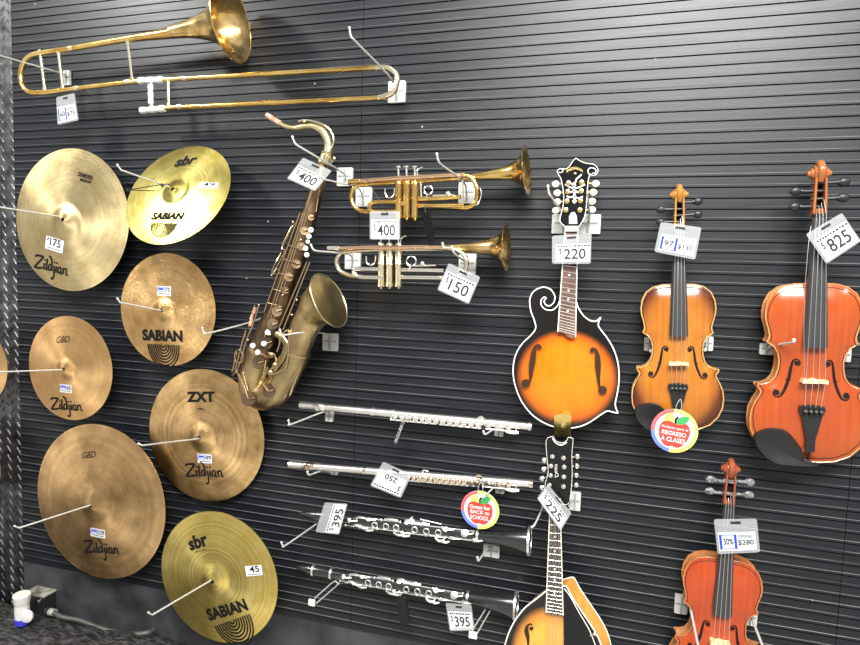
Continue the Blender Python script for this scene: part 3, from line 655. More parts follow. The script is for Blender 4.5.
# ================================================================== TRUMPETS
def trumpet(label, cp, s_, M1, M2, lead, bellp, rimc, rimr, crook, valves, vtop, vbot, lower, right, ring, saddle, hookp, btn, D=.09):
    f = cp; k = s_
    t = thing('trumpet', label, 'trumpet', f(*valves[1], 0) if False else f(valves[1], (vtop + vbot) / 2, D), 'trumpets beside the saxophone')
    def tt(name, pts, r, m, dd=0.0, n=6):
        P = [f(a, b, D + dd) for a, b in pts]; mb = MB()
        if hasattr(r, '__len__'): rs = [q[0] for q in spline([np.array([x]) for x in r], n)]; tube(mb, spline(P, n), rs, 12)
        else: tube(mb, spline(P, n) if len(P) > 2 else P, r, 12)
        return obj(name, mb, m, t)
    tt('leadpipe', lead, .0058, M_PINK if M1 is M_BRASS else M_PINK, .012)
    L0 = lead[0]; L1 = lead[1]
    P0, P1 = f(*L0, D + .012), f(*L1, D + .012); v = nrm(P1 - P0)
    mb = MB(); tube(mb, [P0 - v * .002, P0 + v * .030], .0072, 12); obj('mouthpiece_receiver', mb, M2, t)
    tt('bell_tube', bellp[:-1], [.0062] * (len(bellp) - 2) + [.0085], M1, -.010)
    # bell as one turned flare
    A = f(*bellp[-2], D - .010); B = f(*rimc, D - .004); ax_ = nrm(B - A); Ln = np.linalg.norm(B - A)
    pr = [(-Ln - .02, .0078), (-Ln, .0085), (-Ln * .75, .0105), (-Ln * .5, .0145), (-Ln * .3, .020), (-Ln * .16, .029), (-Ln * .07, .040), (-Ln * .02, .052), (0, rimr), (.001, rimr - .0008), (-Ln * .02, .050), (-Ln * .07, .038), (-Ln * .16, .027), (-Ln * .3, .018), (-Ln * .5, .012), (-Ln * .6, 0)]
    mb = MB(); lathe(mb, B, ax_, pr, 40); obj('bell', mb, M_BRASS_OLD if M1 is not M_BRASS else M1, t, angle=60)
    tt('bell_bow', crook, .0058, M1, -.004)
    for q in lower: tt('slide_tube', q, .0056, M2, .006)
    tt('tuning_slide', right, .0056, M1, .002)
    sp_ = valves[1] - valves[0]; rad = .0090
    for x in valves:
        x2 = x
        mb = MB(); a = f(x, vtop, D); b = f(x2, vbot, D); b = np.array([b[0], b[1], b[2]]); ax2 = nrm(b - a); L2 = np.linalg.norm(b - a)
        lathe(mb, a, ax2, [(0, .004), (0, rad * .9), (.004, rad * 1.1), (.012, rad * 1.1), (.013, rad), (L2 * .45, rad), (L2 * .46, rad * 1.08), (L2 * .5, rad * 1.08), (L2 * .51, rad), (L2 - .012, rad), (L2 - .011, rad * 1.12), (L2 - .003, rad * 1.12), (L2, rad * .7), (L2 + .003, .003)], 20)
        vc = obj('valve_casing', mb, M1 if M1 is M_BRASS else M_PALE, t)
        mb = MB(); p = a; q = f(x - 1, btn, D); tube(mb, [p, q], .0028, 8); d_ = nrm(q - p); tube(mb, [q - d_ * .002, q + d_ * .0015], .0082, 14); obj('valve_button', mb, M_SILVER, vc)
    if ring:
        cx, cy, rr = ring; mb = MB(); tube(mb, [f(cx + rr * math.cos(a), cy + rr * math.sin(a), D + .016) for a in np.linspace(0, 2 * math.pi, 20, endpoint=False)], .0016, 8, closed=True)
        tube(mb, [f(cx - 4, cy + rr, D + .014), f(cx - 8, cy + rr + 14, D + .01)], .002, 8); obj('finger_ring', mb, M_SILVER, t)
    if saddle:
        cx, cy = saddle; mb = MB(); tube(mb, spline([f(cx - 17, cy - 18, D + .014), f(cx - 16, cy, D + .014), f(cx - 8, cy + 14, D + .014), f(cx + 8, cy + 14, D + .014), f(cx + 17, cy, D + .014), f(cx + 18, cy - 20, D + .014)], 4), .0018, 8); obj('thumb_saddle', mb, M_SILVER, t)
    if hookp:
        cx, cy = hookp; mb = MB(); tube(mb, spline([f(cx - 14, cy + 24, D + .014), f(cx - 14, cy + 2, D + .014), f(cx - 2, cy - 8, D + .014), f(cx + 6, cy - 10, D + .014)], 4), .0018, 8); obj('finger_hook', mb, M_SILVER, t)
    return t, f
cT = crop(315, 140, 3.739)
t1, _ = trumpet('golden lacquered trumpet, upper of the two trumpets', cT, 1, M_BRASS, M_BRASS,
    [(128, 156), (300, 143), (420, 136), (560, 129)], [(320, 158), (450, 150), (600, 137), (790, 115)], (790, 114), .0605,
    [(320, 158), (180, 166), (148, 178), (136, 205), (142, 240), (165, 262), (200, 268), (315, 266)],
    [313, 343, 374], 150, 296, [[(205, 262), (207, 240), (225, 232), (305, 230)], [(388, 245), (470, 246), (555, 244)], [(205, 250), (210, 266), (300, 268)], [(315, 238), (345, 236)]],
    [(545, 130), (580, 138), (600, 165), (606, 200), (598, 235), (570, 252), (520, 250), (388, 243)], (424, 188, 16), (279, 200), (397, 112), 101)
for q in ([(388, 220), (470, 217), (545, 212)],):
    mb = MB(); tube(mb, [cT(a, b, .098) for a, b in q], .0058, 12); obj('slide_tube', mb, M_BRASS, t1)
for a, b in (((552, 150), (553, 245)), ((395, 158), (398, 222))):
    mb = MB(); tube(mb, [cT(*a, .10), cT(*b, .10)], .0026, 8); obj('brace', mb, M_PALE, t1)
mb = MB(); tube(mb, spline([cT(618, 180, .10), cT(622, 205, .10), cT(612, 235, .10), cT(600, 245, .10)], 4), .0015, 8); obj('water_key', mb, M_SILVER, t1)
mb = MB(); tube(mb, [cT(440, 208, .105), cT(520, 206, .105)], .003, 8); ball(mb, cT(497, 200, .108), .007, 10); obj('slide_stop', mb, M_SILVER, t1)
t2, _ = trumpet('pale silver and brass trumpet, lower of the two trumpets', cT, 1, M_PALE, M_SILVER,
    [(52, 405), (230, 402), (380, 400), (480, 402)], [(250, 410), (400, 408), (500, 402), (715, 401)], (715, 401), .0585,
    [(260, 408), (120, 418), (92, 428), (80, 455), (92, 488), (125, 505), (160, 510), (240, 512)],
    [248, 279, 313], 385, 552, [[(150, 505), (145, 490), (155, 482), (240, 483)], [(150, 498), (165, 512), (250, 515)], [(325, 485), (400, 486), (480, 488)], [(325, 513), (400, 514), (470, 515)]],
    [(480, 402), (525, 410), (555, 430), (567, 460), (555, 495), (520, 512), (465, 515)], (360, 453, 18), (208, 452), (335, 368), 366)
mb = MB(); tube(mb, [cT(372, 470, .105), cT(452, 468, .105)], .0022, 8); ball(mb, cT(402, 462, .108), .006, 10); obj('slide_stop', mb, M_SILVER, t2)
mb = MB(); tube(mb, [cT(476, 383, .105), cT(484, 408, .105)], .004, 10); obj('brace', mb, M_SILVER, t2)

# ================================================================== SAXOPHONE
cA = crop(215, 260, 4.03); cB = crop(220, 180, 5.375); cN = crop(220, 100, 4.607)
t = thing('saxophone', 'dark antique brass tenor saxophone hanging upright with large bell', 'saxophone', T(275, 320, .09))
def sx(name, pts, rs, m, n=6, seg=24, parent=t, label=None):
    mb = MB(); R2 = [q[0] for q in spline([np.array([x]) for x in rs], n)]; tube(mb, spline(pts, n), R2, seg)
    return obj(name, mb, m, parent, label=label)
DS = .085
body = [T(323, 160, DS), T(319, 182, DS), T(312, 207, DS), T(300, 245, DS), T(287, 283, DS), T(274, 322, DS), T(262, 352, DS)]
sx('body_tube', body, [.0155, .0175, .021, .026, .031, .0365, .041], M_ANT_DARK)
sx('bottom_bow', [T(263, 349, DS), T(256.5, 370, DS), T(254, 385, DS), T(259, 394, DS), T(268, 395.5, .09), T(277, 390, .095), T(284, 378, .098), T(290, 366, .10)],
   [.041, .0425, .0425, .0415, .041, .0405, .0395, .038], M_ANTIQUE)
bp = [T(288.5, 369, .10), cA(318, 400, .105), cA(340, 330, .11), cA(360, 275, .115)]
rc = cA(461, 163, .135); ra = nrm([.90, -.10, .42])
pts = spline(bp + [cA(392, 222, .12), rc - ra * .030], 6); nn = len(pts)
mb = MB(); rs = [q[0] for q in spline([np.array([x]) for x in [.0385, .037, .0365, .038, .042, .055]], 6)]
pts += [rc - ra * .016, rc - ra * .006, rc]; rs += [.062, .069, .0745]
pin = [p for p in reversed(pts)]; rin = [r - .0012 for r in reversed(rs)]
keep = len(pts) - 8
tube(mb, pts + [rc + ra * .0004] + pin[1:-keep + 20 if False else 22], rs + [.0738] + rin[1:22], 40)
obj('bell', mb, M_ANTIQUE, t, angle=60, label='brushed antique brass bell')
u = np.array([0, 0, 1.0]); u = nrm(u - ra * (u @ ra)); w_ = np.cross(ra, u)
mb = MB(); tube(mb, [rc + .0742 * (math.cos(k * math.pi / 24) * u + math.sin(k * math.pi / 24) * w_) for k in range(48)], .0024, 8, closed=True); obj('bell_rim', mb, M_NECKBR, t)
for (x, y, rr) in ((259, 362, .0435),):
    pass
mb = MB(); lathe(mb, T(262.5, 351, DS), nrm(T(256, 372, DS) - T(262.5, 351, DS)), [(-.004, .041), (-.004, .0432), (.004, .0436), (.004, .041)], 32, closed=True); obj('bow_ring', mb, M_ANT_ROD, t)
mb = MB(); a = cA(330, 372, .108); lathe(mb, a, nrm(cA(340, 330, .11) - a), [(-.003, .036), (-.003, .0385), (.003, .0385), (.003, .036)], 32, closed=True); obj('bow_ring', mb, M_ANT_ROD, t)
nk = [cN(275, 106, DS), cN(305, 122, DS), cN(345, 130, DS), cN(395, 122, DS), cN(440, 124, DS), cN(478, 148, DS), cN(498, 190, DS), cN(501, 230, DS), cN(492, 270, DS)]
sx('neck', nk, [.0062, .0068, .0078, .009, .0103, .0115, .0125, .0132, .014], M_NECKBR, label='greenish lacquered neck tube')
sx('neck_cork', [cN(215, 66, DS), cN(225, 76, DS), cN(255, 95, DS), cN(280, 108, DS)], [.0055, .0072, .0072, .0072], M_CORK, n=3)
mb = MB(); a = T(327.2, 157, DS); v = nrm(T(323, 166, DS) - a); lathe(mb, a, v, [(-.004, .014), (-.004, .0185), (.006, .0185), (.006, .0165), (.012, .0165), (.012, .0195), (.018, .0195), (.018, .014)], 24, closed=True); obj('neck_socket', mb, M_NECKBR, t)
mb = MB(); tube(mb, [cN(525, 270, .09), cN(510, 275, .10)], .004, 8); ball(mb, cN(527, 270, .09), .0055, 8); obj('neck_screw', mb, M_ANT_ROD, t)
mb = MB(); tube(mb, spline([cN(362, 98, .098), cN(392, 92, .10), cN(440, 99, .102), cN(490, 122, .102), cN(518, 158, .10), cN(522, 200, .10), cN(500, 238, .10), cN(470, 236, .10)], 5), .0022, 8)
lathe(mb, cN(390, 96, .095), (0, 0, 1), [(-.004, .006), (.002, .006), (.004, .003)], 12); obj('octave_key', mb, M_PALE, t)
KN = nrm([.35, -.93, .1])
def cup(f, x, y, r, d=.122, m=M_ANT_DARK, arm=None, n=KN):
    c = f(x, y, d); mb = MB(); lathe(mb, c - n * .006, n, [(0, r * .9), (0, r), (.005, r), (.0065, r * .93), (.0062, r * .6), (.007, 0)], 22)
    k = obj('key_cup', mb, m, t)
    q = nrm([.32, 0, .95]); mb = MB(); tube(mb, [c + n * .0012 - q * r * .1, c + n * .0022 + nrm([.9, 0, .2]) * r * .9 ], .0016, 6); obj('key_arm', mb, M_ANT_ROD, k)
for x, y, r, d in ((250, 205, .0155, .125), (232, 258, .0165, .13), (210, 333, .017, .132), (176, 412, .0185, .134), (217, 527, .018, .142), (135, 558, .021, .138), (298, 68, .013, .118), (283, 122, .012, .12)):
    cup(cA, x, y, r, d)
for x, y, r, d in ((410, 450, .0135, .114), (435, 355, .0125, .111), (455, 272, .0125, .108), (490, 200, .009, .104)): cup(cB, x, y, r, d)
def pearl(f, x, y, r, d):
    c = f(x, y, d); mb = MB(); lathe(mb, c, KN, [(-.003, r * 1.15), (.001, r * 1.15), (.0012, r), (.003, r * .8), (.0035, 0)], 14); obj('key_pearl', mb, M_PEARL, t, label='white pearl touch')
for x, y in ((212, 292), (197, 337), (152, 345), (172, 372)): pearl(cA, x, y, .0062, .148)
for x, y, r in ((488, 268, .0062), (478, 303, .0058), (472, 332, .0045), (460, 367, .0058), (466, 402, .0058)): pearl(cB, x, y, r, .125)
def key_rod(pts, r=.0019, m=M_ANT_ROD, name='key_rod'):
    mb = MB(); tube(mb, [np.array(p) for p in pts], r, 8); obj(name, mb, m, t)
rod_d = .112
key_rod([T(317.5, 183, .10), T(283, 290, .118)]); key_rod([T(303, 213, .104), T(268, 318, .122)]); key_rod([T(300, 213, .104), T(264, 312, .12)])
key_rod([T(305.5, 213, .106), T(262, 345, .128)], .0022); key_rod([T(310, 262, .118), T(283, 330, .13)], .0022); key_rod([T(307, 262, .118), T(279, 328, .13)], .0022)
key_rod([T(322, 172, .10), T(316, 212, .11)], .0016); key_rod([T(313, 168, .10), T(306, 188, .10)], .0016); key_rod([T(295, 222, .09), T(284, 245, .095), T(281, 250, .095)], .002)
key_rod([T(286, 250, .095), T(274, 272, .10), T(272, 274, .10)], .002)
for p in ([(295, 224, .09), (291, 228, .10), (282, 247, .11), (286, 250, .11)], [(281, 253, .095), (276, 262, .11), (272, 272, .11), (276, 274, .11)], [(277, 268, .10), (271, 276, .11)]):
    key_rod(spline([T(*q) for q in p], 4), .0019, name='side_key')
for (x0, y0, x1, y1, d) in ((255, 305, 249, 327, .13), (259, 305, 252, 328, .13), (246, 330, 240, 350, .13), (241, 348, 235, 370, .13), (237, 352, 232, 372, .13), (243, 372, 250, 397, .135), (268, 368, 264, 380, .14), (266, 360, 263, 378, .14)):
    key_rod([T(x0, y0, d - .012), T(x1, y1, d)], .0022, name='key_lever')
for p in ([(238, 350), (243, 354), (242, 362), (236, 362), (235, 354)],):
    key_rod(spline([T(*q, .135) for q in p], 4, True), .002, name='key_lever')
# bell key guards and low key table
for p in ([(268, 300), (298, 290), (290, 420), (262, 450), (228, 462), (215, 455)], [(255, 290), (262, 330), (250, 370)], [(215, 375), (240, 380), (245, 420), (225, 440)], [(213, 430), (198, 470), (192, 495), (215, 530)], [(88, 445), (110, 500), (135, 560)]):
    key_rod(spline([cA(*q, .145) for q in p], 5), .0026, M_ANT_ROD, 'key_guard')
mb = MB(); tube(mb, spline([cA(262, 305, .143), cA(285, 340, .145), cA(270, 395, .145), cA(235, 440, .143)], 5), [.008] * 16, 8, flat=.4); obj('key_guard', mb, M_ANTIQUE, t)
for x, y in ((262, 308), (250, 300), (225, 385), (240, 425), (222, 455)):
    mb = MB(); lathe(mb, cA(x, y, .148), KN, [(-.003, .007), (.001, .007), (.002, .004)], 12); obj('key_touch', mb, M_ANTIQUE, t)
for x, y, d in ((293, 222, .1), (301, 240, .108), (289, 275, .115), (283, 295, .118), (277, 315, .122), (270, 335, .125), (297, 300, .12), (292, 315, .125), (320, 178, .1), (313, 198, .1), (259, 305, .12), (248, 340, .12), (236, 372, .12), (264, 345, .125)):
    mb = MB(); c = T(x, y, d); tube(mb, [c + np.array([0, .022, 0]), c], .0018, 6); ball(mb, c, .0034, 8); obj('key_post', mb, M_ANT_ROD, t)
for y0 in (248, 262, 276, 292, 306):
    xx = 312 - (y0 - 207) * .33; mb = MB(); tube(mb, [T(xx - 11, y0 - 3, .118), T(xx + 3, y0 + 1, .122)], .0015, 6); obj('key_arm', mb, M_ANT_ROD, t)
mb = MB(); tube(mb, spline([cA(70, 465, .11), cA(95, 430, .12), cA(125, 330, .12), cA(155, 255, .12), cA(172, 190, .12)], 4), .0024, 8); obj('key_rod', mb, M_ANT_ROD, t)
for x, y in ((145, 240), (155, 215), (140, 265)):
    mb = MB(); a = cA(x, y, .13); tube(mb, [a, a + nrm([.3, 0, .95]) * .016], .0042, 8); obj('side_key', mb, M_CORK, t)

# ================================================================== FLUTES AND CLARINETS
class Along:
    def __init__(s, a, b, d):
        s.A = T(*a, d); B = T(*b, d); s.L = np.linalg.norm(B - s.A); s.u = (B - s.A) / s.L
        s.n = np.array([0, -1.0, 0]); s.v = nrm(np.cross(s.u, s.n)) * -1
        if s.v[2] < 0: s.v = -s.v
    def __call__(s, x, y=0, z=0): return s.A + s.u * x * s.L + s.v * y + s.n * z
def flute(label, a, b, d, first_key, tone):
    P = Along(a, b, d); t = thing('flute', label, 'flute', P(.5), 'silver flutes lying on pairs of hooks'); r = .0098
    def tb_(name, x0, x1, rr, m=M_FLUTE): mb = MB(); tube(mb, [P(x0), P(x0 + .001), P(x1 - .001), P(x1)], [rr * .93, rr, rr, rr * .93], 20); return obj(name, mb, m, t)
    tb_('head_joint', 0, .335, r); tb_('head_crown', -.004, .02, r * 1.05); tb_('barrel', .33, .425, r * 1.08, M_NICKEL)
    tb_('body_tube', .42, .80, r); tb_('foot_joint', .80, 1.0, r); 
    for x in (.335, .425, .80, .992): tb_('tube_ring', x - .006, x + .006, r * 1.2, tone)
    mb = MB(); lathe(mb, P(.085, -.001, r * .85), nrm(P(0, -.3, 1) - P(0)), [(0, .010), (.003, .0095), (.003, .005), (.0, .0045)], 18); tube(mb, [P(.06, 0, 0), P(.075, 0, 0), P(.10, 0, 0), P(.115, 0, 0)], [r, r * 1.16, r * 1.16, r], 18); obj('lip_plate', mb, tone, t)
    xs = list(np.linspace(first_key, .79, 13)); kn = nrm(P(0, -.35, 1) - P(0))
    for i, x in enumerate(xs):
        c = P(x, -.0075, r * .80); rr = (.0058 if i in (0, 1, 4) else .0078)
        mb = MB(); lathe(mb, c, kn, [(0, rr * .5), (0.001, rr), (.004, rr), (.005, rr * .8), (.0046, rr * .45), (.0046, 0)], 16); k = obj('key_cup', mb, tone, t)
        mb = MB(); tube(mb, [c + kn * .003, P(x, -.0155, r * .75)], .0015, 6); obj('key_arm', mb, M_FLUTE, k)
    for x0, x1 in ((first_key - .02, .62), (.63, .80), (.82, .95)):
        mb = MB(); tube(mb, [P(x0, -.0155, r * .7), P(x1, -.0155, r * .7)], .0021, 8); obj('key_rod', mb, M_FLUTE, t)
    for x in list(np.linspace(first_key - .02, .94, 8)):
        mb = MB(); ball(mb, P(x, -.0155, r * .7), .0034, 8); tube(mb, [P(x, -.0155, r * .7), P(x, -.005, r * .4)], .0015, 6); obj('key_post', mb, M_FLUTE, t)
    for x in (.83, .87, .91):
        c = P(x, -.004, r * .9); mb = MB(); lathe(mb, c, kn, [(0, .005), (.001, .0078), (.004, .0078), (.005, .006), (.0046, 0)], 16); obj('key_cup', mb, tone, t)
    c = P(.80, .010, r * .6); mb = MB(); lathe(mb, c, kn, [(0, .005), (.001, .0092), (.004, .0092), (.005, .007), (.0048, 0)], 18); obj('trill_key', mb, tone, t)
    mb = MB(); tube(mb, spline([P(.90, -.018, r * .6), P(.925, -.020, r * .8), P(.95, -.018, r * .6)], 3), .0032, 8); obj('foot_lever', mb, M_FLUTE, t)
    return P, t
M_CHAMP = mat('champagne_plate', (0.90, 0.76, 0.60), metal=1, rough=0.2)
flute('upper silver flute, lowered end under the round mandolin body', (301, 405), (532, 426.5), .045, .44, M_FLUTE)
Pf, tf = flute('lower flute with champagne keys, apple tag hanging from it', (290, 464.5), (533, 484), .045, .52, M_CHAMP)
mb = MB(); tube(mb, [Pf(.575, .010, .004), Pf(.582, .016, .004), Pf(.60, .013, .004)], .0026, 8); obj('trill_key', mb, M_FLUTE, tf)

def clarinet(label, a, b, d, seed, rings):
    rnd = random.Random(seed); P = Along(a, b, d); t = thing('clarinet', label, 'clarinet', P(.5), 'black clarinets lying on pairs of hooks')
    def tb_(name, prof, m): mb = MB(); tube(mb, [P(x) for x, r in prof], [r for x, r in prof], 24); return obj(name, mb, m, t, angle=50)
    tb_('mouthpiece', [(0, .003), (.01, .006), (.06, .011), (.075, .012), (.085, .012)], M_CLAR)
    tb_('barrel', [(.085, .0135), (.10, .0145), (.125, .015), (.155, .0145), (.18, .0135)], M_CLAR)
    tb_('upper_joint', [(.18, .0128), (.48, .0132)], M_CLAR)
    tb_('lower_joint', [(.48, .0140), (.80, .0148)], M_CLAR)
    P2 = Along(a, b, d); 
    pr = [(.80 * P.L, .0155), (.84 * P.L, .0165), (.90 * P.L, .020), (.95 * P.L, .0265), (.98 * P.L, .032), (1.0 * P.L, .036), (1.0 * P.L, .0345), (.975 * P.L, .029), (.93 * P.L, .020), (.88 * P.L, 0)]
    mb = MB(); lathe(mb, P.A, P.u, pr, 36); obj('bell', mb, M_CLAR, t, angle=60)
    mb = MB(); lathe(mb, P.A, P.u, [(.995 * P.L, .0355), (.995 * P.L, .0372), (1.004 * P.L, .0372), (1.004 * P.L, .0355)], 36, closed=True); obj('bell_ring', mb, M_NICKEL, t)
    for x in rings:
        mb = MB(); lathe(mb, P.A, P.u, [((x - .0045) * P.L, .013), ((x - .0045) * P.L, .0168), ((x + .0045) * P.L, .0168), ((x + .0045) * P.L, .013)], 24, closed=True); obj('tenon_ring', mb, M_NICKEL, t)
    kn = nrm(P(0, .0, 1) - P(0)); rb = .0145
    # ring keys over the tone holes
    for x in (.36, .41, .455, .535, .585, .635):
        c = P(x, -.001, rb); mb = MB(); tube(mb, [c + .0078 * (math.cos(q) * P.u + math.sin(q) * P.v) for q in np.linspace(0, 6.283, 16, endpoint=False)], .0016, 6, closed=True); obj('ring_key', mb, M_NICKEL, t)
    # long rods with posts, under and over
    for x0, x1, y, z in ((.26, .48, -.013, .008), (.30, .47, .013, .007), (.50, .66, -.014, .009), (.52, .78, .012, .008), (.60, .80, -.012, .010), (.22, .36, -.016, .002)):
        mb = MB(); tube(mb, [P(x0, y, z), P(x1, y, z)], .0019, 8); obj('key_rod', mb, M_NICKEL, t)
        for x in (x0, (x0 + x1) / 2, x1):
            mb = MB(); ball(mb, P(x, y, z), .0036, 8); tube(mb, [P(x, y, z), P(x, y * .5, z * .5)], .0016, 6); obj('key_post', mb, M_NICKEL, t)
    for x, y, z, rr in ((.245, .004, rb, .0062), (.29, -.011, .012, .0055), (.33, .011, .011, .006), (.50, .014, .008, .0075), (.69, -.010, .013, .0088), (.745, .006, .014, .0098), (.665, .010, .012, .0075), (.785, -.008, .013, .0085), (.48, -.012, .012, .006), (.56, .014, .008, .005)):
        c = P(x, y, z); n_ = nrm(c - P(x)); mb = MB(); lathe(mb, c, n_, [(0, rr * .6), (.001, rr), (.003, rr), (.0045, rr * .5), (.0046, 0)], 14); k = obj('key_cup', mb, M_NICKEL, t)
        mb = MB(); tube(mb, spline([c + n_ * .004, P(x + .015, y * 1.1, z + .003), P(x + .035, y * 1.2, z * .8)], 3), .0018, 6); obj('key_arm', mb, M_NICKEL, k)
    # levers: flat curved touches
    for x, y, z, dx, dy in ((.27, .012, .012, .055, .004), (.25, -.013, .012, .05, .006), (.30, -.018, .006, .05, -.003), (.44, -.018, .009, .05, -.004), (.46, -.022, .006, .05, -.002), (.49, .019, .006, .035, .003), (.62, -.018, .010, .04, -.006), (.64, -.022, .009, .04, -.004), (.51, .020, .004, .07, -.004), (.40, .016, .006, .06, .002)):
        mb = MB(); p = spline([P(x, y, z), P(x + dx * .5, y + dy, z + .002), P(x + dx, y + dy * .4, z)], 4); tube(mb, p, [.0018 + .0016 * math.sin(math.pi * i / (len(p) - 1)) + rnd.random() * .0006 for i in range(len(p))], 8); obj('key_lever', mb, M_NICKEL, t)
    return P, t
Pc, tcl = clarinet('upper black clarinet with silver keys, tag at its mouthpiece', (299.5, 513.5), (529.5, 541), .05, 1, (.795,))
mb = MB(); tube(mb, [Pc(.555, .026, .004), Pc(.645, .020, .006)], .0016, 6); obj('key_rod', mb, M_NICKEL, tcl)
mb = MB(); tube(mb, [Pc(.51, .022, .004), Pc(.522, .030, .004)], .0035, 8); tube(mb, [Pc(.505, .021, .004), Pc(.53, .022, .004)], .0028, 8); obj('thumb_rest', mb, M_NICKEL, tcl)
clarinet('lower black clarinet with silver rings on its barrel, above the baseboard', (296, 567), (516, 605.5), .045, 2, (.09, .178, .80))

# ================================================================== VIOLINS
HALF = [(0, 0), (25, 0.5), (50, 4), (75, 16), (93, 36), (102, 58), (104, 78), (102, 98), (95, 116), (88, 128), (86, 136), (93, 146), (92, 150), (82, 151), (70, 157), (61, 172), (57, 192), (56, 212), (59, 232), (66, 246), (76, 254), (79, 257), (76, 262), (75, 268), (78, 280), (83, 295), (84, 308), (81, 324), (72, 340), (56, 351), (36, 355.5), (14, 356)]
HALF = [(x, np.interp(z, [0, 148, 257, 356], [0, 150, 239, 356])) for x, z in HALF]
class Loc:
    """similarity from an instrument's own millimetres to the wall: bottom and top given by photo points"""
    def __init__(s, pa, pb, d, L, yaw=0.0):
        A = T(*pa, d + .035); B = T(*pb, d + .035); A[1] += .035; B[1] += .035; s.A = A; v = B - A; s.s = np.linalg.norm(v) / L; s.v = v / np.linalg.norm(v); s.u = nrm(np.cross(np.array([0, 1.0, 0]), s.v)) ; 
        if s.u[0] < 0: s.u = -s.u
        s.n = np.array([0, -1.0, 0])
        if yaw:
            c_, s_ = math.cos(yaw), math.sin(yaw); u, n = s.u, s.n; s.u = c_ * u + s_ * n; s.n = c_ * n - s_ * u
        s.rot = Matrix([[s.u[i], -s.n[i], s.v[i]] for i in range(3)])
    def __call__(s, x, z, w_=0.0): return s.A + (s.u * x + s.v * z + s.n * w_) * s.s
def violin(label, cat, name, pa, pb, woods, chin, n_tuners=1, peg_l=3, d=.035, dark_edge=False):
    P = Loc(pa, pb, d, 590); t = thing(name, label, cat, P.A, 'violins and viola hanging on the right', P.rot)
    M_TOP, M_RIB, M_HEAD = woods
    full = [np.array(p, float) for p in HALF] + [np.array((-x, z), float) for x, z in reversed(HALF[1:])]
    c0 = np.array([0, 195.0])
    out_ = full
    def sc_(k, c=c0): return [c + (p - c) * k for p in out_]
    # body: back and ribs
    mb = MB(); ins = sc_(.975); prism(mb, [P(x, z, 0) for x, z in ins], P.n * P.s * 32); prism(mb, [P(x, z, -3) for x, z in out_], P.n * P.s * 4); obj('body', mb, M_RIB, t)
    # arched top
    E0 = np.array(out_); E1 = np.roll(E0, -1, axis=0); EV = E1 - E0; EL = (EV ** 2).sum(1)
    def edge_dist(x, z):
        q = np.array([x, z]); tt_ = np.clip(((q - E0) * EV).sum(1) / EL, 0, 1); return np.sqrt((((E0 + EV * tt_[:, None]) - q) ** 2).sum(1).min())
    def hgt(x, z):
        dd = min(edge_dist(x, z), 60) / 60; return 34.6 + 14 * (1 - (1 - dd) ** 2.4)
    mb = MB(); ks = [1, 1, .98, .955, .92, .87, .8, .72, .64, .55, .45, .35, .25, .12]; vs = []; fs = []; n = len(out_)
    for i, k in enumerate(ks):
        for p in sc_(k): vs.append(P(p[0], p[1], 31 if i == 0 else (35.2 if i == 1 else hgt(*p))))
    for i in range(len(ks) - 1):
        for k in range(n): fs.append((i * n + k, i * n + (k + 1) % n, (i + 1) * n + (k + 1) % n, (i + 1) * n + k))
    fs.append(tuple((len(ks) - 1) * n + k for k in range(n))); fs.append(tuple(range(n)))
    mb.add(vs, fs); top = obj('soundboard', mb, M_TOP, t, angle=50)
    mb = MB(); tube(mb, [P(p[0], p[1], 35.2) for p in out_], 1.5 * P.s, 6, closed=True); obj('edge_binding', mb, M_RIB, top)
    mb = MB(); tube(mb, [P(p[0], p[1], hgt(*p) + .1) for p in sc_(.955)], 0.7 * P.s, 5, closed=True); obj('purfling', mb, M_INK, top)
    # sound holes
    for sg in (-1, 1):
        mb = MB(); F = lambda x, z: P(sg * x, z - 25, hgt(sg * x, z - 25) + .7)
        pth = spline([(29, 222), (24, 219), (22, 226), (27, 232), (34, 228), (37, 212), (40, 192), (46, 172), (53, 158), (61, 155), (66, 160), (64, 168), (58, 168)], 4)
        n_ = len(pth)
        P_ = [np.array(q) for q in pth]; L_, R2 = [], []
        for i in range(n_):
            tt_ = nrm(P_[min(i + 1, n_ - 1)] - P_[max(i - 1, 0)]); q = np.array([-tt_[1], tt_[0]]); wd = .8 + 2.0 * math.exp(-((i / n_ - .5) / .2) ** 2)
            L_.append(P_[i] + q * wd); R2.append(P_[i] - q * wd)
        mb.add([F(*p) for p in L_] + [F(*p) for p in R2], [(i, i + 1, n_ + i + 1, n_ + i) for i in range(n_ - 1)])
        for cx, cz, rr in ((27.5, 224.5, 4.5), (60.5, 163.5, 5.5)):
            mb.add([F(cx + rr * math.cos(a), cz + rr * math.sin(a)) for a in np.linspace(0, 6.283, 14, endpoint=False)], [tuple(range(14))])
        for z in (190,):
            mb.add([F(36, z), F(40, z + 3), F(46, z + 1), F(40, z - 3)], [(0, 1, 2, 3)])
        obj('f_hole', mb, M_INK, top, smooth=False)
    # neck, fingerboard
    mb = MB(); tube(mb, [P(0, 350, 25), P(0, 372, 34), P(0, 480, 36), P(0, 500, 34)], [14 * P.s, 11 * P.s, 10 * P.s, 11 * P.s], 16); obj('neck', mb, M_HEAD, t)
    mb = MB(); A_ = [P(-21, 232, 58), P(21, 232, 58), P(12.5, 486, 46), P(-12.5, 486, 46)]; Bt = [P(-17, 232, 63), P(17, 232, 63), P(10, 486, 50), P(-10, 486, 50)]; Cc = [P(0, 232, 65), P(0, 486, 51)]
    mb.add(A_ + Bt + Cc, [(0, 1, 2, 3), (0, 4, 8, 5, 1), (4, 8, 9, 7), (8, 5, 6, 9), (0, 3, 7, 4), (1, 5, 6, 2), (3, 2, 6, 9, 7)]); obj('fingerboard', mb, M_FINGER, t)
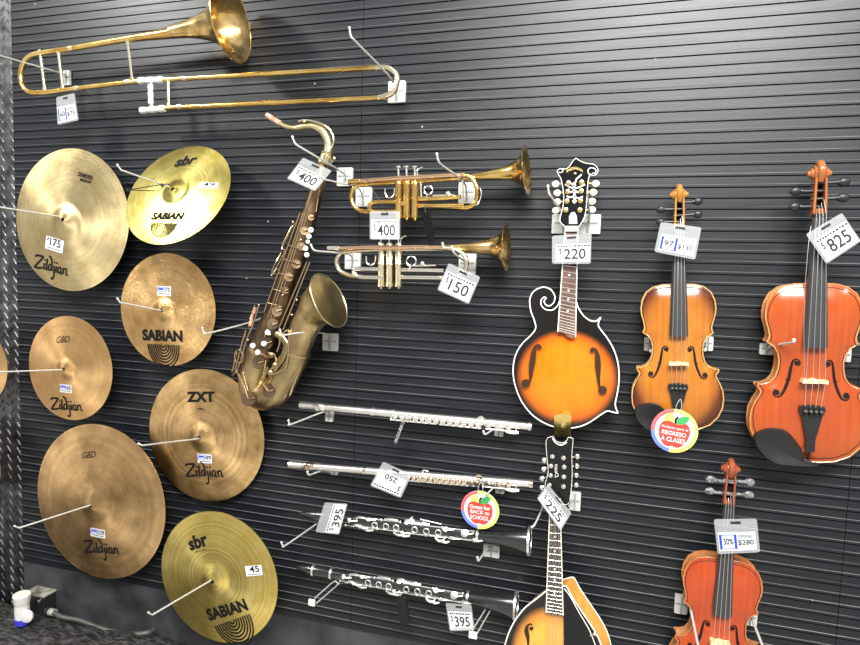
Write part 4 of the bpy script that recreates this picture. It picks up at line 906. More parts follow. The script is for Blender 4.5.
    mb = MB(); box_ = [P(-12.5, 486, 44), P(12.5, 486, 44), P(12.5, 491, 44), P(-12.5, 491, 44)]; prism(mb, box_, P.n * P.s * 9); obj('nut', mb, M_EBONY, t)
    # pegbox: two cheeks and a floor
    hd = obj('pegbox', (lambda m_: (prism(m_, [P(-12, 488, 22), P(-8, 488, 22), P(-6.5, 560, 22), P(-10, 560, 22)], P.n * P.s * 24), prism(m_, [P(12, 488, 22), P(8, 488, 22), P(6.5, 560, 22), P(10, 560, 22)], P.n * P.s * 24), prism(m_, [P(-9, 488, 20), P(9, 488, 20), P(8, 562, 20), P(-8, 562, 20)], P.n * P.s * 7), m_)[-1])(MB()), M_HEAD, t)
    mb = MB(); prism(mb, [P(-7.8, 492, 27.5), P(7.8, 492, 27.5), P(6.3, 556, 27.5), P(-6.3, 556, 27.5)], P.n * P.s * .5); obj('pegbox_recess', mb, M_INK, hd)
    mb = MB(); q0 = P(0, 570, 30)
    lathe(mb, q0 - P.u * 21 * P.s, P.u, [(x * P.s, r * P.s) for x, r in ((0, 2), (.5, 5), (5, 6.5), (5.5, 9), (10, 10.5), (10.5, 14), (15, 16), (17, 18), (21, 17), (25, 18), (27, 16), (31.5, 14), (32, 10.5), (36.5, 9), (37, 6.5), (41.5, 5), (42, 2))], 26)
    tube(mb, spline([P(0, 555, 38), P(0, 572, 47), P(0, 586, 40), P(0, 588, 28), P(0, 575, 14)], 4), [7 * P.s] * 17, 10); obj('scroll', mb, M_HEAD, t)
    # pegs
    for i, (sg, z) in enumerate(((-1, 505), (1, 520), (-1, 535), (1, 550)) if peg_l == 3 else ((-1, 512), (1, 514), (-1, 540), (1, 544))):
        mb = MB(); a = P(-sg * 14, z, 36); b = P(sg * 33, z + 1, 36); tube(mb, [a, b], [2.6 * P.s, 4 * P.s], 10); tube(mb, [P(sg * 30, z + 1, 36), P(sg * 33, z + 1, 36)], 5.2 * P.s, 10)
        c_ = P(sg * 41, z + 1.5, 36); vs = []; 
        ball(mb, c_, 1.0, 14, 11 * P.s, 5.0 * P.s, 9 * P.s); obj('peg', mb, M_EBONY if peg_l == 3 else M_PEGG, t)
    # bridge, tailpiece
    zb = 166; mb = MB(); prism(mb, [P(x, z, 47) for x, z in ((-22, zb - 3), (-20, zb + 5), (-8, zb + 3), (0, zb + 6), (8, zb + 3), (21, zb + 4), (22, zb - 3), (8, zb - 2), (-8, zb - 3))], P.n * P.s * 22); obj('bridge', mb, M_MAPLE, t)
    mb = MB(); o2 = [(-21, 116), (-23, 110), (-18, 97), (-8, 50), (-8, 26), (8, 26), (8, 50), (18, 97), (23, 110), (21, 116), (0, 119)]
    prism(mb, [P(x, z, 52) for x, z in o2], P.n * P.s * 6); tp = obj('tailpiece', mb, M_EBONY, t)
    mb = MB(); tube(mb, [P(0, 32, 54), P(0, 8, 48), P(0, -3, 34)], 2 * P.s, 8); obj('tailgut', mb, M_EBONY, tp)
    for x in (-13.5, -4.5, 4.5, 13.5)[:max(n_tuners, 1) if n_tuners < 4 else 4]:
        mb = MB(); tube(mb, [P(x, 104, 60), P(x, 108, 66)], 3.0 * P.s, 10); tube(mb, [P(x, 96, 60), P(x, 115, 61)], 1.4 * P.s, 6); obj('fine_tuner', mb, M_EBONY if n_tuners == 4 else M_SILVER, tp)
    for i, x in enumerate((-1.5, -.5, .5, 1.5)):
        mb = MB(); tube(mb, [P(x * 9, 112, 60), P(x * 11, zb + 1, 70.5 - abs(x) * .8), P(x * 5.5, 489, 54), P(x * 4, 500 + 6 * i, 44)], [.62 * P.s] * 4, 6); obj('string', mb, M_STRING, t)
    if chin:
        o3 = spline([(-4, 2), (-14, 30), (-40, 62), (-70, 66), (-96, 52), (-98, 34), (-84, 12), (-60, -5), (-30, -8), (14, -6), (16, 2)], 4, True); mb = MB()
        n = len(o3); c3 = np.array([-58, 28.0]); vs = []; fs = []; kk = [(1, 42), (1, 50), (.92, 55), (.7, 53), (.4, 50), (.15, 49)]
        for k, h in kk:
            for p in o3: q = c3 + (p - c3) * k; vs.append(P(q[0], q[1], h))
        for i in range(len(kk) - 1):
            for k in range(n): fs.append((i * n + k, i * n + (k + 1) % n, (i + 1) * n + (k + 1) % n, (i + 1) * n + k))
        fs += [tuple(range(n)), tuple((len(kk) - 1) * n + k for k in reversed(range(n)))]
        mb.add(vs, fs); obj('chin_rest', mb, M_EBONY, t)
    mb = MB(); ball(mb, P(0, -3, 16), 5 * P.s, 10); obj('end_button', mb, M_EBONY, t)
    return P, t
M_PEGG = mat('worn_grey_peg', (0.12, 0.12, 0.12), rough=0.35, spec=0.5, build=mottled((0.02, 0.02, 0.02), (0.26, 0.26, 0.26), 220))
wL = (wood('amber_varnish_top', (0.3264, 0.1020, 0.0095), (0.4352, 0.1598, 0.0190), edge=((0.1632, 0.0374, 0.0068), (0.0816, 0.0170, 0.0054)), ctr=(0, 0, .17), rad=(.105, .18)), wood('amber_varnish_rib', (0.4216, 0.2312, 0.0680), (0.5304, 0.3264, 0.1224)), wood('amber_varnish_head', (0.3162, 0.1265, 0.0204), (0.3825, 0.1686, 0.0340)))
wR = (wood('red_orange_varnish_top', (0.2800, 0.0434, 0.0091), (0.3500, 0.0630, 0.0126), edge=((0.3640, 0.0770, 0.0105), (0.3640, 0.0840, 0.0105)), ctr=(0, 0, .19), rad=(.16, .25)), wood('orange_varnish_rib', (0.4200, 0.1540, 0.0490), (0.5320, 0.2380, 0.0840)), wood('orange_varnish_head', (0.2415, 0.0651, 0.0175), (0.3465, 0.1172, 0.0350)))
wB = (wood('red_varnish_top', (0.3108, 0.0370, 0.0089), (0.3996, 0.0577, 0.0133), edge=((0.2368, 0.0296, 0.0074), (0.1480, 0.0148, 0.0059)), ctr=(0, 0, .17), rad=(.15, .24)), wood('red_varnish_rib', (0.3552, 0.1184, 0.0370), (0.4588, 0.1924, 0.0666)), wood('red_varnish_head', (0.1887, 0.0367, 0.0148), (0.2886, 0.0780, 0.0296)))
violin('small amber violin with chin rest and apple tag, left of the large viola', 'violin', 'violin', (676.5, 430), (679.5, 186), wL, True, 4, d=.03)
Pv, tv = violin('large reddish orange viola with a pale bridge at the right edge', 'viola', 'viola', (805.2, 461), (820, 163), wR, True, 4, d=.03)
violin('red violin with bare bottom cut off by the frame, lower right', 'violin', 'violin', (713, 704), (731.5, 461), wB, False, 4, peg_l=2, d=.04)
mb = MB(); tube(mb, spline([T(811, 226, .11), T(808, 250, .115), T(805, 290, .12), T(804, 330, .125), T(804.5, 378, .115)], 5), .0006, 5); obj('string', mb, M_STRING, tv, label='loose slack string')

# ================================================================== MANDOLINS
cM = crop(500, 270, 3.586); cH = crop(500, 150, 4.607)
DM = .075
t = thing('mandolin', 'orange and black sunburst scroll mandolin with the 220 tag, upper of the two', 'mandolin', T(567, 375, DM), 'mandolins in the middle column')
OUT = [(212, 112), (209, 124), (190, 143), (165, 142), (149, 128), (147, 110), (157, 98), (166, 101), (158, 112), (165, 126), (181, 128), (194, 114), (196, 92), (180, 69), (152, 62), (122, 76), (107, 105), (110, 145), (122, 178), (128, 208), (112, 233), (82, 262), (58, 300), (47, 350), (52, 405), (74, 465), (108, 512), (148, 543), (190, 561), (235, 567), (280, 563), (320, 547), (360, 520), (384, 506), (400, 509), (423, 514), (413, 482), (421, 440), (427, 390), (423, 335), (409, 288), (385, 245), (361, 214), (352, 195), (362, 168), (345, 184), (320, 180), (296, 160), (279, 132), (273, 110)]
wp = [cM(x, y, DM) for x, y in OUT]
# smooth the outline but keep the points sharp
sharp = {0, 35, 44, len(OUT) - 1, 7}
def smooth_outline(pts, sharp_i, n=4):
    res = []; m = len(pts)
    for i in range(m):
        p1, p2 = np.array(pts[i]), np.array(pts[(i + 1) % m])
        p0 = np.array(pts[i - 1]) if i not in sharp_i else 2 * p1 - p2
        p3 = np.array(pts[(i + 2) % m]) if ((i + 1) % m) not in sharp_i else 2 * p2 - p1
        for k in range(n):
            s_ = k / n; res.append(0.5 * ((2 * p1) + (-p0 + p2) * s_ + (2 * p0 - 5 * p1 + 4 * p2 - p3) * s_ * s_ + (-p0 + 3 * p1 - 3 * p2 + p3) * s_ ** 3))
    return res
so = smooth_outline(wp, sharp)
cen = cM(237, 385, DM); tm = root_matrix(t).translation
lc = (cen[0] - tm[0], 0, cen[2] - tm[2])
M_SB = wood('orange_sunburst', (0.68, 0.130, 0.003), (0.80, 0.185, 0.004), rough=0.14, edge=((0.30, 0.04, 0.004), (0.006, 0.005, 0.005)), ctr=lc, rad=(.122, .118))
mb = MB(); prism(mb, [p + np.array([0, .002, 0]) for p in so], (0, .040, 0)); bd = obj('body', mb, wood('dark_mandolin_side', (0.22, 0.09, 0.03), (0.40, 0.18, 0.06)), t)
mb = MB(); prism(mb, so, (0, .004, 0)); obj('soundboard', mb, M_SB, t, smooth=False)
def dome(c, rx, rz, h, m, parent, nm='arched_top', power=2.0, clip=None):
    mb = MB(); vs = []; fs = []; seg = 64; K = [1, .96, .9, .8, .65, .45, .25, .08]
    for k in K:
        for i in range(seg):
            a = 2 * math.pi * i / seg; vs.append(np.array(c) + np.array([rx * k * math.cos(a), -h * (1 - k ** power) - .0003, rz * k * math.sin(a)]))
    for i in range(len(K) - 1):
        for k in range(seg): fs.append((i * seg + k, i * seg + (k + 1) % seg, (i + 1) * seg + (k + 1) % seg, (i + 1) * seg + k))
    fs.append(tuple((len(K) - 1) * seg + k for k in range(seg))); mb.add(vs, fs); return obj(nm, mb, m, parent, angle=60)
sb = dome(cM(237, 388, DM), .1165, .1130, .012, M_SB, t)
mb = MB(); tube(mb, so, .0016, 8, closed=True); obj('edge_binding', mb, M_WHITE, t, label='white edge binding')
def fhole(pts, w0, blobs, f, h, parent):
    mb = MB(); P_ = [np.array(q, float) for q in spline(pts, 4)]; n_ = len(P_); L_, R2 = [], []
    for i in range(n_):
        tt_ = nrm(P_[min(i + 1, n_ - 1)] - P_[max(i - 1, 0)]); q = np.array([-tt_[1], tt_[0]]); wd = w0 * (.45 + math.exp(-((i / n_ - .5) / .22) ** 2)); L_.append(P_[i] + q * wd); R2.append(P_[i] - q * wd)
    mb.add([f(p[0], p[1], h) for p in L_] + [f(p[0], p[1], h) for p in R2], [(i, i + 1, n_ + i + 1, n_ + i) for i in range(n_ - 1)])
    for cx, cz, rr in blobs: mb.add([f(cx + rr * math.cos(a), cz + rr * math.sin(a), h + .0001) for a in np.linspace(0, 6.283, 16, endpoint=False)], [tuple(range(16))])
    return obj('f_hole', mb, M_FH, parent, smooth=False)
M_FH = mat('sound_hole_dark', (0.035, 0.022, 0.012), rough=0.8, spec=0.1)
for sg in (0, 1):
    if sg == 0: p = [(148, 282), (142, 270), (130, 273), (122, 290), (117, 325), (112, 355), (110, 385), (104, 403), (92, 408)]; bl = [(142, 278, 7), (92, 407, 16)]
    else: p = [(325, 290), (330, 281), (342, 286), (349, 305), (351, 335), (352, 360), (354, 395), (358, 420), (370, 432)]; bl = [(330, 288, 8), (368, 431, 16)]
    fhole(p, 7.5, bl, cM, DM + .0125, t)
# neck and fingerboard (continuous from the head)
mb = MB(); prism(mb, [cM(224, -60, DM), cM(275, -60, DM), cM(275, 120, DM), cM(212, 120, DM)], (0, .022, 0)); obj('neck', mb, M_ROSEW, t)
FB = [cH(300, 372, DM + .006), cH(358, 372, DM + .006), cM(271, 240, DM + .016), cM(262, 247, DM + .016), cM(240, 240, DM + .016), cM(232, 228, DM + .016), cM(207, 222, DM + .016)]
mb = MB(); prism(mb, FB, (0, .005, 0)); fb = obj('fingerboard', mb, M_ROSEW, t, smooth=False)
e0, e1_, f0, f1_ = cH(300, 372, DM + .0068), cM(207, 222, DM + .0168), cH(358, 372, DM + .0068), cM(271, 240, DM + .0168)
for A_, B_ in ((e0, e1_), (f0, f1_)):
    mb = MB(); tube(mb, [A_, B_], .0013, 6); obj('fingerboard_binding', mb, M_WHITE, fb)
for k in range(1, 23):
    s_ = (1 - 2 ** (-k / 12)) / (1 - 2 ** (-22.8 / 12)); mb = MB(); tube(mb, [e0 + (e1_ - e0) * s_, f0 + (f1_ - f0) * s_], .0008, 5); obj('fret', mb, M_STRING, fb)
for k in (5, 7, 10, 12, 15):
    s_ = ((1 - 2 ** (-k / 12)) + (1 - 2 ** (-(k - 1) / 12))) / 2 / (1 - 2 ** (-22.8 / 12)); c_ = (e0 + (e1_ - e0) * s_ + f0 + (f1_ - f0) * s_) / 2 - np.array([0, .0006, 0]); mb = MB(); ball(mb, c_, .0026, 8, 1, .2, 1); obj('fret_marker', mb, M_PEARL, fb)
mb = MB(); prism(mb, [cM(193, 522, DM + .016), cM(210, 518, DM + .016), cM(225, 514, DM + .016), cM(240, 518, DM + .016), cM(256, 523, DM + .016), cM(254, 596, DM + .004), cM(194, 592, DM + .004)], (0, .012, 0)); obj('tailpiece', mb, M_GOLD, t, smooth=False, label='gold plated tailpiece cover')
HD = [(300, 352), (276, 325), (290, 262), (293, 205), (283, 140), (269, 112), (264, 96), (277, 86), (300, 88), (318, 78), (335, 52), (350, 38), (372, 52), (400, 62), (430, 66), (450, 84), (448, 106), (432, 118), (414, 110), (406, 145), (401, 200), (397, 262), (388, 312), (364, 352)]
ho = smooth_outline([cH(x, y, DM + .004) for x, y in HD], {0, 11, 18, 23}, 3)
mb = MB(); prism(mb, ho, (0, .014, 0)); hd = obj('headstock', mb, M_BLACK, t, smooth=False)
mb = MB(); tube(mb, ho, .0009, 6, closed=True); obj('head_binding', mb, M_WHITE, hd)
mb = MB(); ribbon(mb, spline([(424, 106), (436, 108), (442, 96), (434, 84), (416, 82), (406, 92), (408, 108), (416, 118)], 4), 4, lambda a, b: cH(a, b, DM + .0046)); ribbon(mb, spline([(272, 102), (280, 104), (288, 100), (290, 92), (284, 90)], 4), 3, lambda a, b: cH(a, b, DM + .0046)); obj('scroll_line', mb, M_WHITE, hd, smooth=False)
def hfn(a, b):  # arc lettering
    return cH(307 + 76 * a, 104 - 14 * math.sin(math.pi * a) - 13 * b, DM + .0046)
mb = MB(); put_text(mb, 'INDIANA', hfn, 0, 0, 1, 1, bold=.03); ball(mb, cH(346, 108, DM + .005), .0028, 8, 1, .2, 1); obj('head_lettering', mb, M_GOLD, hd, smooth=False)
mb = MB(); g = lambda a, b: cH(a, b, DM + .0046)
for p, w_ in (([(375, 112), (364, 124), (352, 134), (348, 150)], 7), ([(344, 148), (340, 180), (344, 215), (343, 245)], 10), ([(300, 158), (320, 170), (342, 176), (362, 172), (392, 158)], 7), ([(306, 212), (325, 218), (342, 212), (360, 222), (382, 214)], 7), ([(322, 195), (342, 190), (362, 195)], 8), ([(334, 232), (343, 246), (352, 232)], 5), ([(325, 150), (338, 162), (350, 160)], 6)):
    P_ = [np.array(q, float) for q in spline(p, 4)]; ribbon(mb, P_, w_, g)
obj('floral_inlay', mb, M_PEARL, hd, smooth=False)
mb = MB(); prism(mb, [cH(x, y, DM + .0052) for x, y in ((318, 340), (318, 305), (328, 288), (344, 286), (354, 305), (356, 340))], (0, .001, 0)); tr = obj('truss_cover', mb, M_WRAP, hd, smooth=False)
mb = MB(); prism(mb, [cH(298, 350, DM + .012), cH(361, 350, DM + .012), cH(360, 374, DM + .012), cH(300, 374, DM + .012)], (0, .006, 0)); obj('nut', mb, M_CREAM, t, smooth=False)
for i in range(4):
    for sg, (bx, by), (pxx, pyy) in ((-1, ((256, 157), (264, 198), (264, 239), (257, 279))[i], ((315, 153), (311, 193), (308, 236), (303, 277))[i]), (1, ((441, 155), (430, 195), (424, 237), (424, 276))[i], ((375, 150), (374, 190), (370, 234), (368, 277))[i])):
        c_ = cH(bx, by, DM - .008); mb = MB(); q = cH(pxx, pyy, DM - .008); tube(mb, [c_, q], .0016, 8); tn = obj('tuner_shaft', mb, M_GOLD, t)
        mb = MB(); ball(mb, c_, 1.0, 14, .0092, .0055, .0082); obj('tuner_button', mb, M_CREAM, tn)
        mb = MB(); lathe(mb, cH(pxx, pyy, DM + .004), (0, -1, 0), [(0, .0058), (.0015, .0058), (.002, .0032), (.010, .003), (.0105, 0)], 14); obj('string_post', mb, M_GOLD, tn)

# lower mandolin, teardrop
cQ = crop(500, 420, 2.867)
t = thing('mandolin', 'brown sunburst teardrop mandolin cut by the bottom edge, lower of the two', 'mandolin', T(552, 620, .07), 'mandolins in the middle column')
O2 = [(133, 490), (105, 512), (70, 540), (40, 580), (20, 625), (8, 680), (12, 740), (45, 800), (110, 840), (170, 840), (240, 815), (285, 760), (300, 700), (290, 645), (268, 600), (238, 555), (208, 510), (192, 480), (183, 476)]
DN = .125
so2 = smooth_outline([cQ(x, y, DN) for x, y in O2], {0, 18}, 4)
mb = MB()
back = [p + np.array([.016, .042, .004]) for p in so2]
n = len(so2); mb.add([p + np.array([0, .001, 0]) for p in so2] + back, [tuple(range(n)), tuple(n + k for k in reversed(range(n)))] + [(k, (k + 1) % n, n + (k + 1) % n, n + k) for k in range(n)])
obj('body', mb, wood('orange_mandolin_side', (0.50, 0.20, 0.04), (0.70, 0.32, 0.08)), t)
tm = root_matrix(t).translation; cen = cQ(152, 685, DN)
M_SB2 = wood('brown_sunburst', (0.72, 0.27, 0.03), (0.84, 0.38, 0.07), rough=0.16, edge=((0.22, 0.06, 0.01), (0.008, 0.006, 0.005)), ctr=(cen[0] - tm[0], 0, cen[2] - tm[2]), rad=(.105, .135))
mb = MB(); prism(mb, so2, (0, .003, 0)); obj('soundboard', mb, M_SB2, t, smooth=False)
mb = MB(); tube(mb, so2, .0017, 8, closed=True); tube(mb, back[-28:], .0015, 8); obj('edge_binding', mb, M_WHITE, t)
fhole([(93, 588), (86, 585), (78, 592), (76, 606), (80, 625), (80, 645), (70, 660)], 4.5, [(90, 598, 6)], cQ, DN + .0008, t)
mb = MB(); prism(mb, [cQ(x, y, DN + .006) for x, y in ((182, 545), (184, 480), (200, 500), (225, 550), (255, 600), (275, 650), (270, 700), (220, 720), (184, 720))], (0, .0015, 0)); obj('pickguard', mb, M_BLACK, t, smooth=False)
mb = MB(); tube(mb, spline([cQ(184, 483, DN + .007), cQ(200, 504, DN + .007), cQ(228, 554, DN + .007), cQ(256, 602, DN + .007), cQ(276, 652, DN + .007)], 4), .0012, 6); obj('pickguard_binding', mb, M_WHITE, t)
mb = MB(); lathe(mb, cQ(272, 612, DN + .008), (0, -1, 0), [(0, .004), (.004, .004), (.006, .002)], 12); tube(mb, [cQ(258, 618, DN + .008), cQ(272, 612, DN + .01)], .002, 6); obj('pickguard_screw', mb, M_SILVER, t)
mb = MB(); prism(mb, [cQ(143, 230, DN - .002), cQ(173, 230, DN - .002), cQ(176, 492, DN), cQ(136, 492, DN)], (0, .02, 0)); obj('neck', mb, M_ROSEW, t)
FB = [cQ(144, 225, DN + .008), cQ(172, 225, DN + .008), cQ(181, 560, DN + .012), cQ(132, 552, DN + .012)]
mb = MB(); prism(mb, FB, (0, .005, 0)); fb = obj('fingerboard', mb, M_ROSEW2 if 'M_ROSEW2' in globals() else mat('dark_rosewood', (0.05, 0.03, 0.025), rough=.5), t, smooth=False)
for a, b in ((0, 3), (1, 2)):
    mb = MB(); tube(mb, [FB[a], FB[b]], .0013, 6); obj('fingerboard_binding', mb, M_CREAM, fb)
for k in range(1, 21):
    s_ = (1 - 2 ** (-k / 12)) / (1 - 2 ** (-20.4 / 12)); mb = MB(); d_ = np.array([0, -.0004, 0]); tube(mb, [FB[0] + (FB[3] - FB[0]) * s_ + d_, FB[1] + (FB[2] - FB[1]) * s_ + d_], .0005, 5); obj('fret', mb, M_STRING, fb)
for k in (5, 7, 10, 12, 15):
    s_ = ((1 - 2 ** (-k / 12)) + (1 - 2 ** (-(k - 1) / 12))) / 2 / (1 - 2 ** (-20.4 / 12)); c_ = (FB[0] + (FB[3] - FB[0]) * s_ + FB[1] + (FB[2] - FB[1]) * s_) / 2 - np.array([0, .0008, 0]); mb = MB(); ball(mb, c_, .003, 8, 1, .2, 1); obj('fret_marker', mb, M_PEARL, fb)
for i, x in enumerate((-.42, -.34, -.14, -.06, .14, .06, .42, .34)):
    a = (FB[0] + FB[1]) / 2 + (FB[1] - FB[0]) * x * .8; b = (FB[3] + FB[2]) / 2 + (FB[2] - FB[3]) * x * .85; e = b + (b - a) * .45
    mb = MB(); tube(mb, [a + np.array([0, -.003, 0]), e + np.array([0, -.006, 0])], .0004, 4); obj('string', mb, M_STRING, t)
H2 = [(146, 232), (128, 195), (138, 150), (134, 100), (132, 62), (138, 50), (152, 48), (160, 60), (176, 66), (190, 60), (196, 50), (210, 54), (206, 100), (207, 150), (204, 200), (196, 240), (172, 240)]
ho = smooth_outline([cQ(x, y, DN + .006) for x, y in H2], {0, 5, 11, 16}, 3)
mb = MB(); prism(mb, ho, (0, .014, 0)); hd = obj('headstock', mb, M_BLACK, t, smooth=False)
mb = MB(); tube(mb, ho, .0006, 6, closed=True); tube(mb, spline([cQ(150, 52, DN + .0066), cQ(160, 66, DN + .0066), cQ(176, 72, DN + .0066), cQ(192, 64, DN + .0066)], 4), .0013, 6); obj('head_binding', mb, M_WHITE, hd)
mb = MB(); put_text(mb, 'Dean', lambda a, b: cQ(159 + 13 * b - 2, 165 - 38 * a, DN + .0066), 0, 0, 1, .8, bold=.0, shear=.3); obj('head_lettering', mb, M_PEARL, hd, smooth=False)
mb = MB(); prism(mb, [cQ(x, y, DN + .0075) for x, y in ((163, 240), (165, 210), (180, 190), (196, 205), (200, 235))], (0, .001, 0)); obj('truss_cover', mb, M_BLACK, hd, smooth=False)
for i in range(4):
    for (bx, by), (qx, qy), mm in (((128, 121), (127, 147), (122, 174), (122, 178 + 22))[i:i + 1] + (((150, 104), (146, 131), (145, 158), (142, 186))[i],) + (M_BLACKP if i % 2 else M_PEARL,), ((221, 133 - 28), (220, 132), (218, 158), (218, 186))[i:i + 1] + (((182, 108), (184, 134), (183, 162), (182, 190))[i],) + (M_SILVER,)):
        c_ = cQ(bx, by - 6 if bx < 180 else by, DN - .006); q = cQ(qx, qy, DN - .006); mb = MB(); tube(mb, [c_, q], .0016, 8); tn = obj('tuner_shaft', mb, M_SILVER, t)
        mb = MB(); ball(mb, c_, 1.0, 12, .0078, .005, .0068); obj('tuner_button', mb, M_SILVER if bx > 180 else M_NICKEL, tn)
        mb = MB(); lathe(mb, cQ(qx, qy, DN + .006), (0, -1, 0), [(0, .0055), (.0015, .0055), (.002, .0032), (.010, .003), (.0105, 0)], 14); obj('string_post', mb, M_SILVER, tn)

# ================================================================== TAGS
def tag(label, corners, d, price, cardbox=(.05, .06, .95, .62), blue=False, rot=0, slot=True, bold=.012, pricebox=None, depth_tilt=0.0, header=True, extra=None, bluetxt='30%'):
    """corners tl, tr, br, bl in photo points; u right, v up"""
    K = [T(*c, d) for c in corners]
    if depth_tilt:
        K = [T(*c, d + (depth_tilt if i in (1, 2) else 0)) for i, c in enumerate(corners)]
    tl, tr, br, bl = K
    n_ = nrm(np.cross(tr - tl, bl - tl)); 
    if n_ @ (CAM - tl) < 0: n_ = -n_
    def q(u, v, h=0.0): return (bl * (1 - u) + br * u) * (1 - v) + (tl * (1 - u) + tr * u) * v + n_ * h
    t = thing('price_tag', label, 'price tag', (tl + tr) / 2, 'price tags in clear sleeves')
    o = []
    for (cu, cv, a0) in ((.94, .95, 0), (.06, .95, 90), (.06, .05, 180), (.94, .05, 270)):
        for k in range(4): a = math.radians(a0 + k * 30); o.append((cu + .06 * math.cos(a), cv + .05 * math.sin(a)))
    mb = MB(); prism(mb, [q(u, v, -.0006) for u, v in o], n_ * .0012); obj('sleeve', mb, M_SLEEVE, t, smooth=False)
    u0, v0, u1, v1 = cardbox
    mb = MB(); prism(mb, [q(u0, v0, .0008), q(u1, v0, .0008), q(u1, v1, .0008), q(u0, v1, .0008)], n_ * .0003); cd = obj('price_card', mb, M_CARD, t, smooth=False)
    def g(u, v):
        if rot == 90: u, v = 1 - v, u
        elif rot == 180: u, v = 1 - u, 1 - v
        return q(u0 + (u1 - u0) * u, v0 + (v1 - v0) * v, .0016)
    mb = MB()
    if header:
        rr = random.Random(hash(label) % 1000 if False else len(label)); x = .06
        while x < .92 and not blue:
            wv = rr.choice((.03, .05, .07)); mb.add([g(x, .84 + rr.random() * .04), g(x + wv, .84), g(x + wv, .93), g(x, .92)], [(0, 1, 2, 3)]); x += wv + .03
    if blue:
        mb2 = MB(); ribbon(mb2, [(.06, .12), (.06, .86), (.46, .86), (.46, .12)], .075, g, closed=True); obj('blue_print', mb2, M_BLUE, cd, smooth=False)
        put_text(mb, bluetxt, g, .13, .34, .40, .68, bold=.02); put_text(mb, '$' + price, g, .52, .26, .94, .58, bold=.015)
        for k in range(3): ribbon(mb, [(.52, .82 - k * .07), (.92, .82 - k * .07)], .025, g)
        obj('price_lettering', mb, M_INKG, cd, smooth=False)
    else:
        pb = pricebox or (.24, .16, .88, .74)
        put_text(mb, price, g, *pb, bold=bold); put_text(mb, '$', g, .09, .42, .18, .78, bold=-.005)
        ribbon(mb, [(.15, .07), (.85, .07)], .015, g)
        obj('price_lettering', mb, M_INKG, cd, smooth=False)
    if slot:
        mb = MB(); prism(mb, [q(.38, .86, .0008), q(.62, .86, .0008), q(.62, .93, .0008), q(.38, .93, .0008)], n_ * .0004); obj('punched_slot', mb, M_BLACKP, t, smooth=False)
    return t, q
def pc(ox, oy, s_, *pts): return [(ox + a / s_, oy + b / s_) for a, b in pts]
tag('price tag with a blue box hanging below the trombone', pc(0, 0, 3.308, (186, 322), (246, 308), (260, 398), (191, 413)), .10, '75', blue=True, bluetxt='60')
tag('400 tag tilted across the neck of the saxophone', pc(220, 100, 4.607, (383, 265), (515, 326), (438, 420), (308, 362)), .15, '400', cardbox=(.04, .05, .96, .66))
tag('400 tag between the two trumpets', pc(315, 140, 3.739, (205, 266), (318, 266), (318, 373), (205, 372)), .118, '400', cardbox=(.05, .03, .95, .70))
tag('150 tag tilted under the lower trumpet', pc(315, 140, 3.739, (500, 460), (618, 512), (575, 614), (457, 560)), .125, '150', cardbox=(.04, .05, .96, .74))
tag('220 tag across the neck of the upper mandolin', pc(500, 150, 4.607, (240, 395), (422, 384), (418, 524), (240, 524)), .105, '220', cardbox=(.10, .06, .97, .68))
tag('225 tag turned steeply on the neck of the lower mandolin', pc(500, 420, 2.867, (137, 184), (205, 266), (174, 318), (106, 224)), .152, '225', cardbox=(.04, .05, .96, .72))
tag('price tag with a blue box on the small amber violin', pc(620, 170, 4.96, (202, 258), (404, 285), (373, 445), (170, 405)), .105, '130', blue=True, bluetxt='97', cardbox=(.08, .08, .94, .62))
tag('825 tag tilted on the neck of the large viola', pc(740, 150, 4.3, (283, 362), (438, 270), (520, 392), (372, 490)), .115, '825', cardbox=(.06, .05, .97, .74))
tag('280 tag with a blue 30 percent box on the lower right red violin', pc(660, 450, 3.308, (178, 229), (320, 227), (331, 338), (191, 344)), .115, '280', blue=True, bluetxt='30%', cardbox=(.05, .08, .93, .62))
tag('edge-on tag hanging from the upper flute', [(404.5, 414.5), (407, 415.5), (396, 444), (394, 443)], .075, '250', slot=False, depth_tilt=.045)
tag('upside-down 250 tag on the lower flute', pc(280, 390, 4.607, (475, 330), (606, 390), (557, 498), (415, 440)), .08, '250', rot=180, cardbox=(.05, .05, .95, .72), pricebox=(.30, .10, .75, .40))
tag('395 tag turned sideways at the upper clarinet mouthpiece', pc(280, 500, 5.86, (262, 14), (396, 22), (347, 202), (208, 187)), .095, '395', rot=90, cardbox=(.40, .03, .97, .97), pricebox=(.22, .10, .85, .68), slot=False)
tag('395 tag hanging upright below the lower clarinet', pc(400, 500, 4.45, (203, 458), (318, 468), (333, 580), (222, 583)), .10, '395', cardbox=(.04, .05, .96, .72))

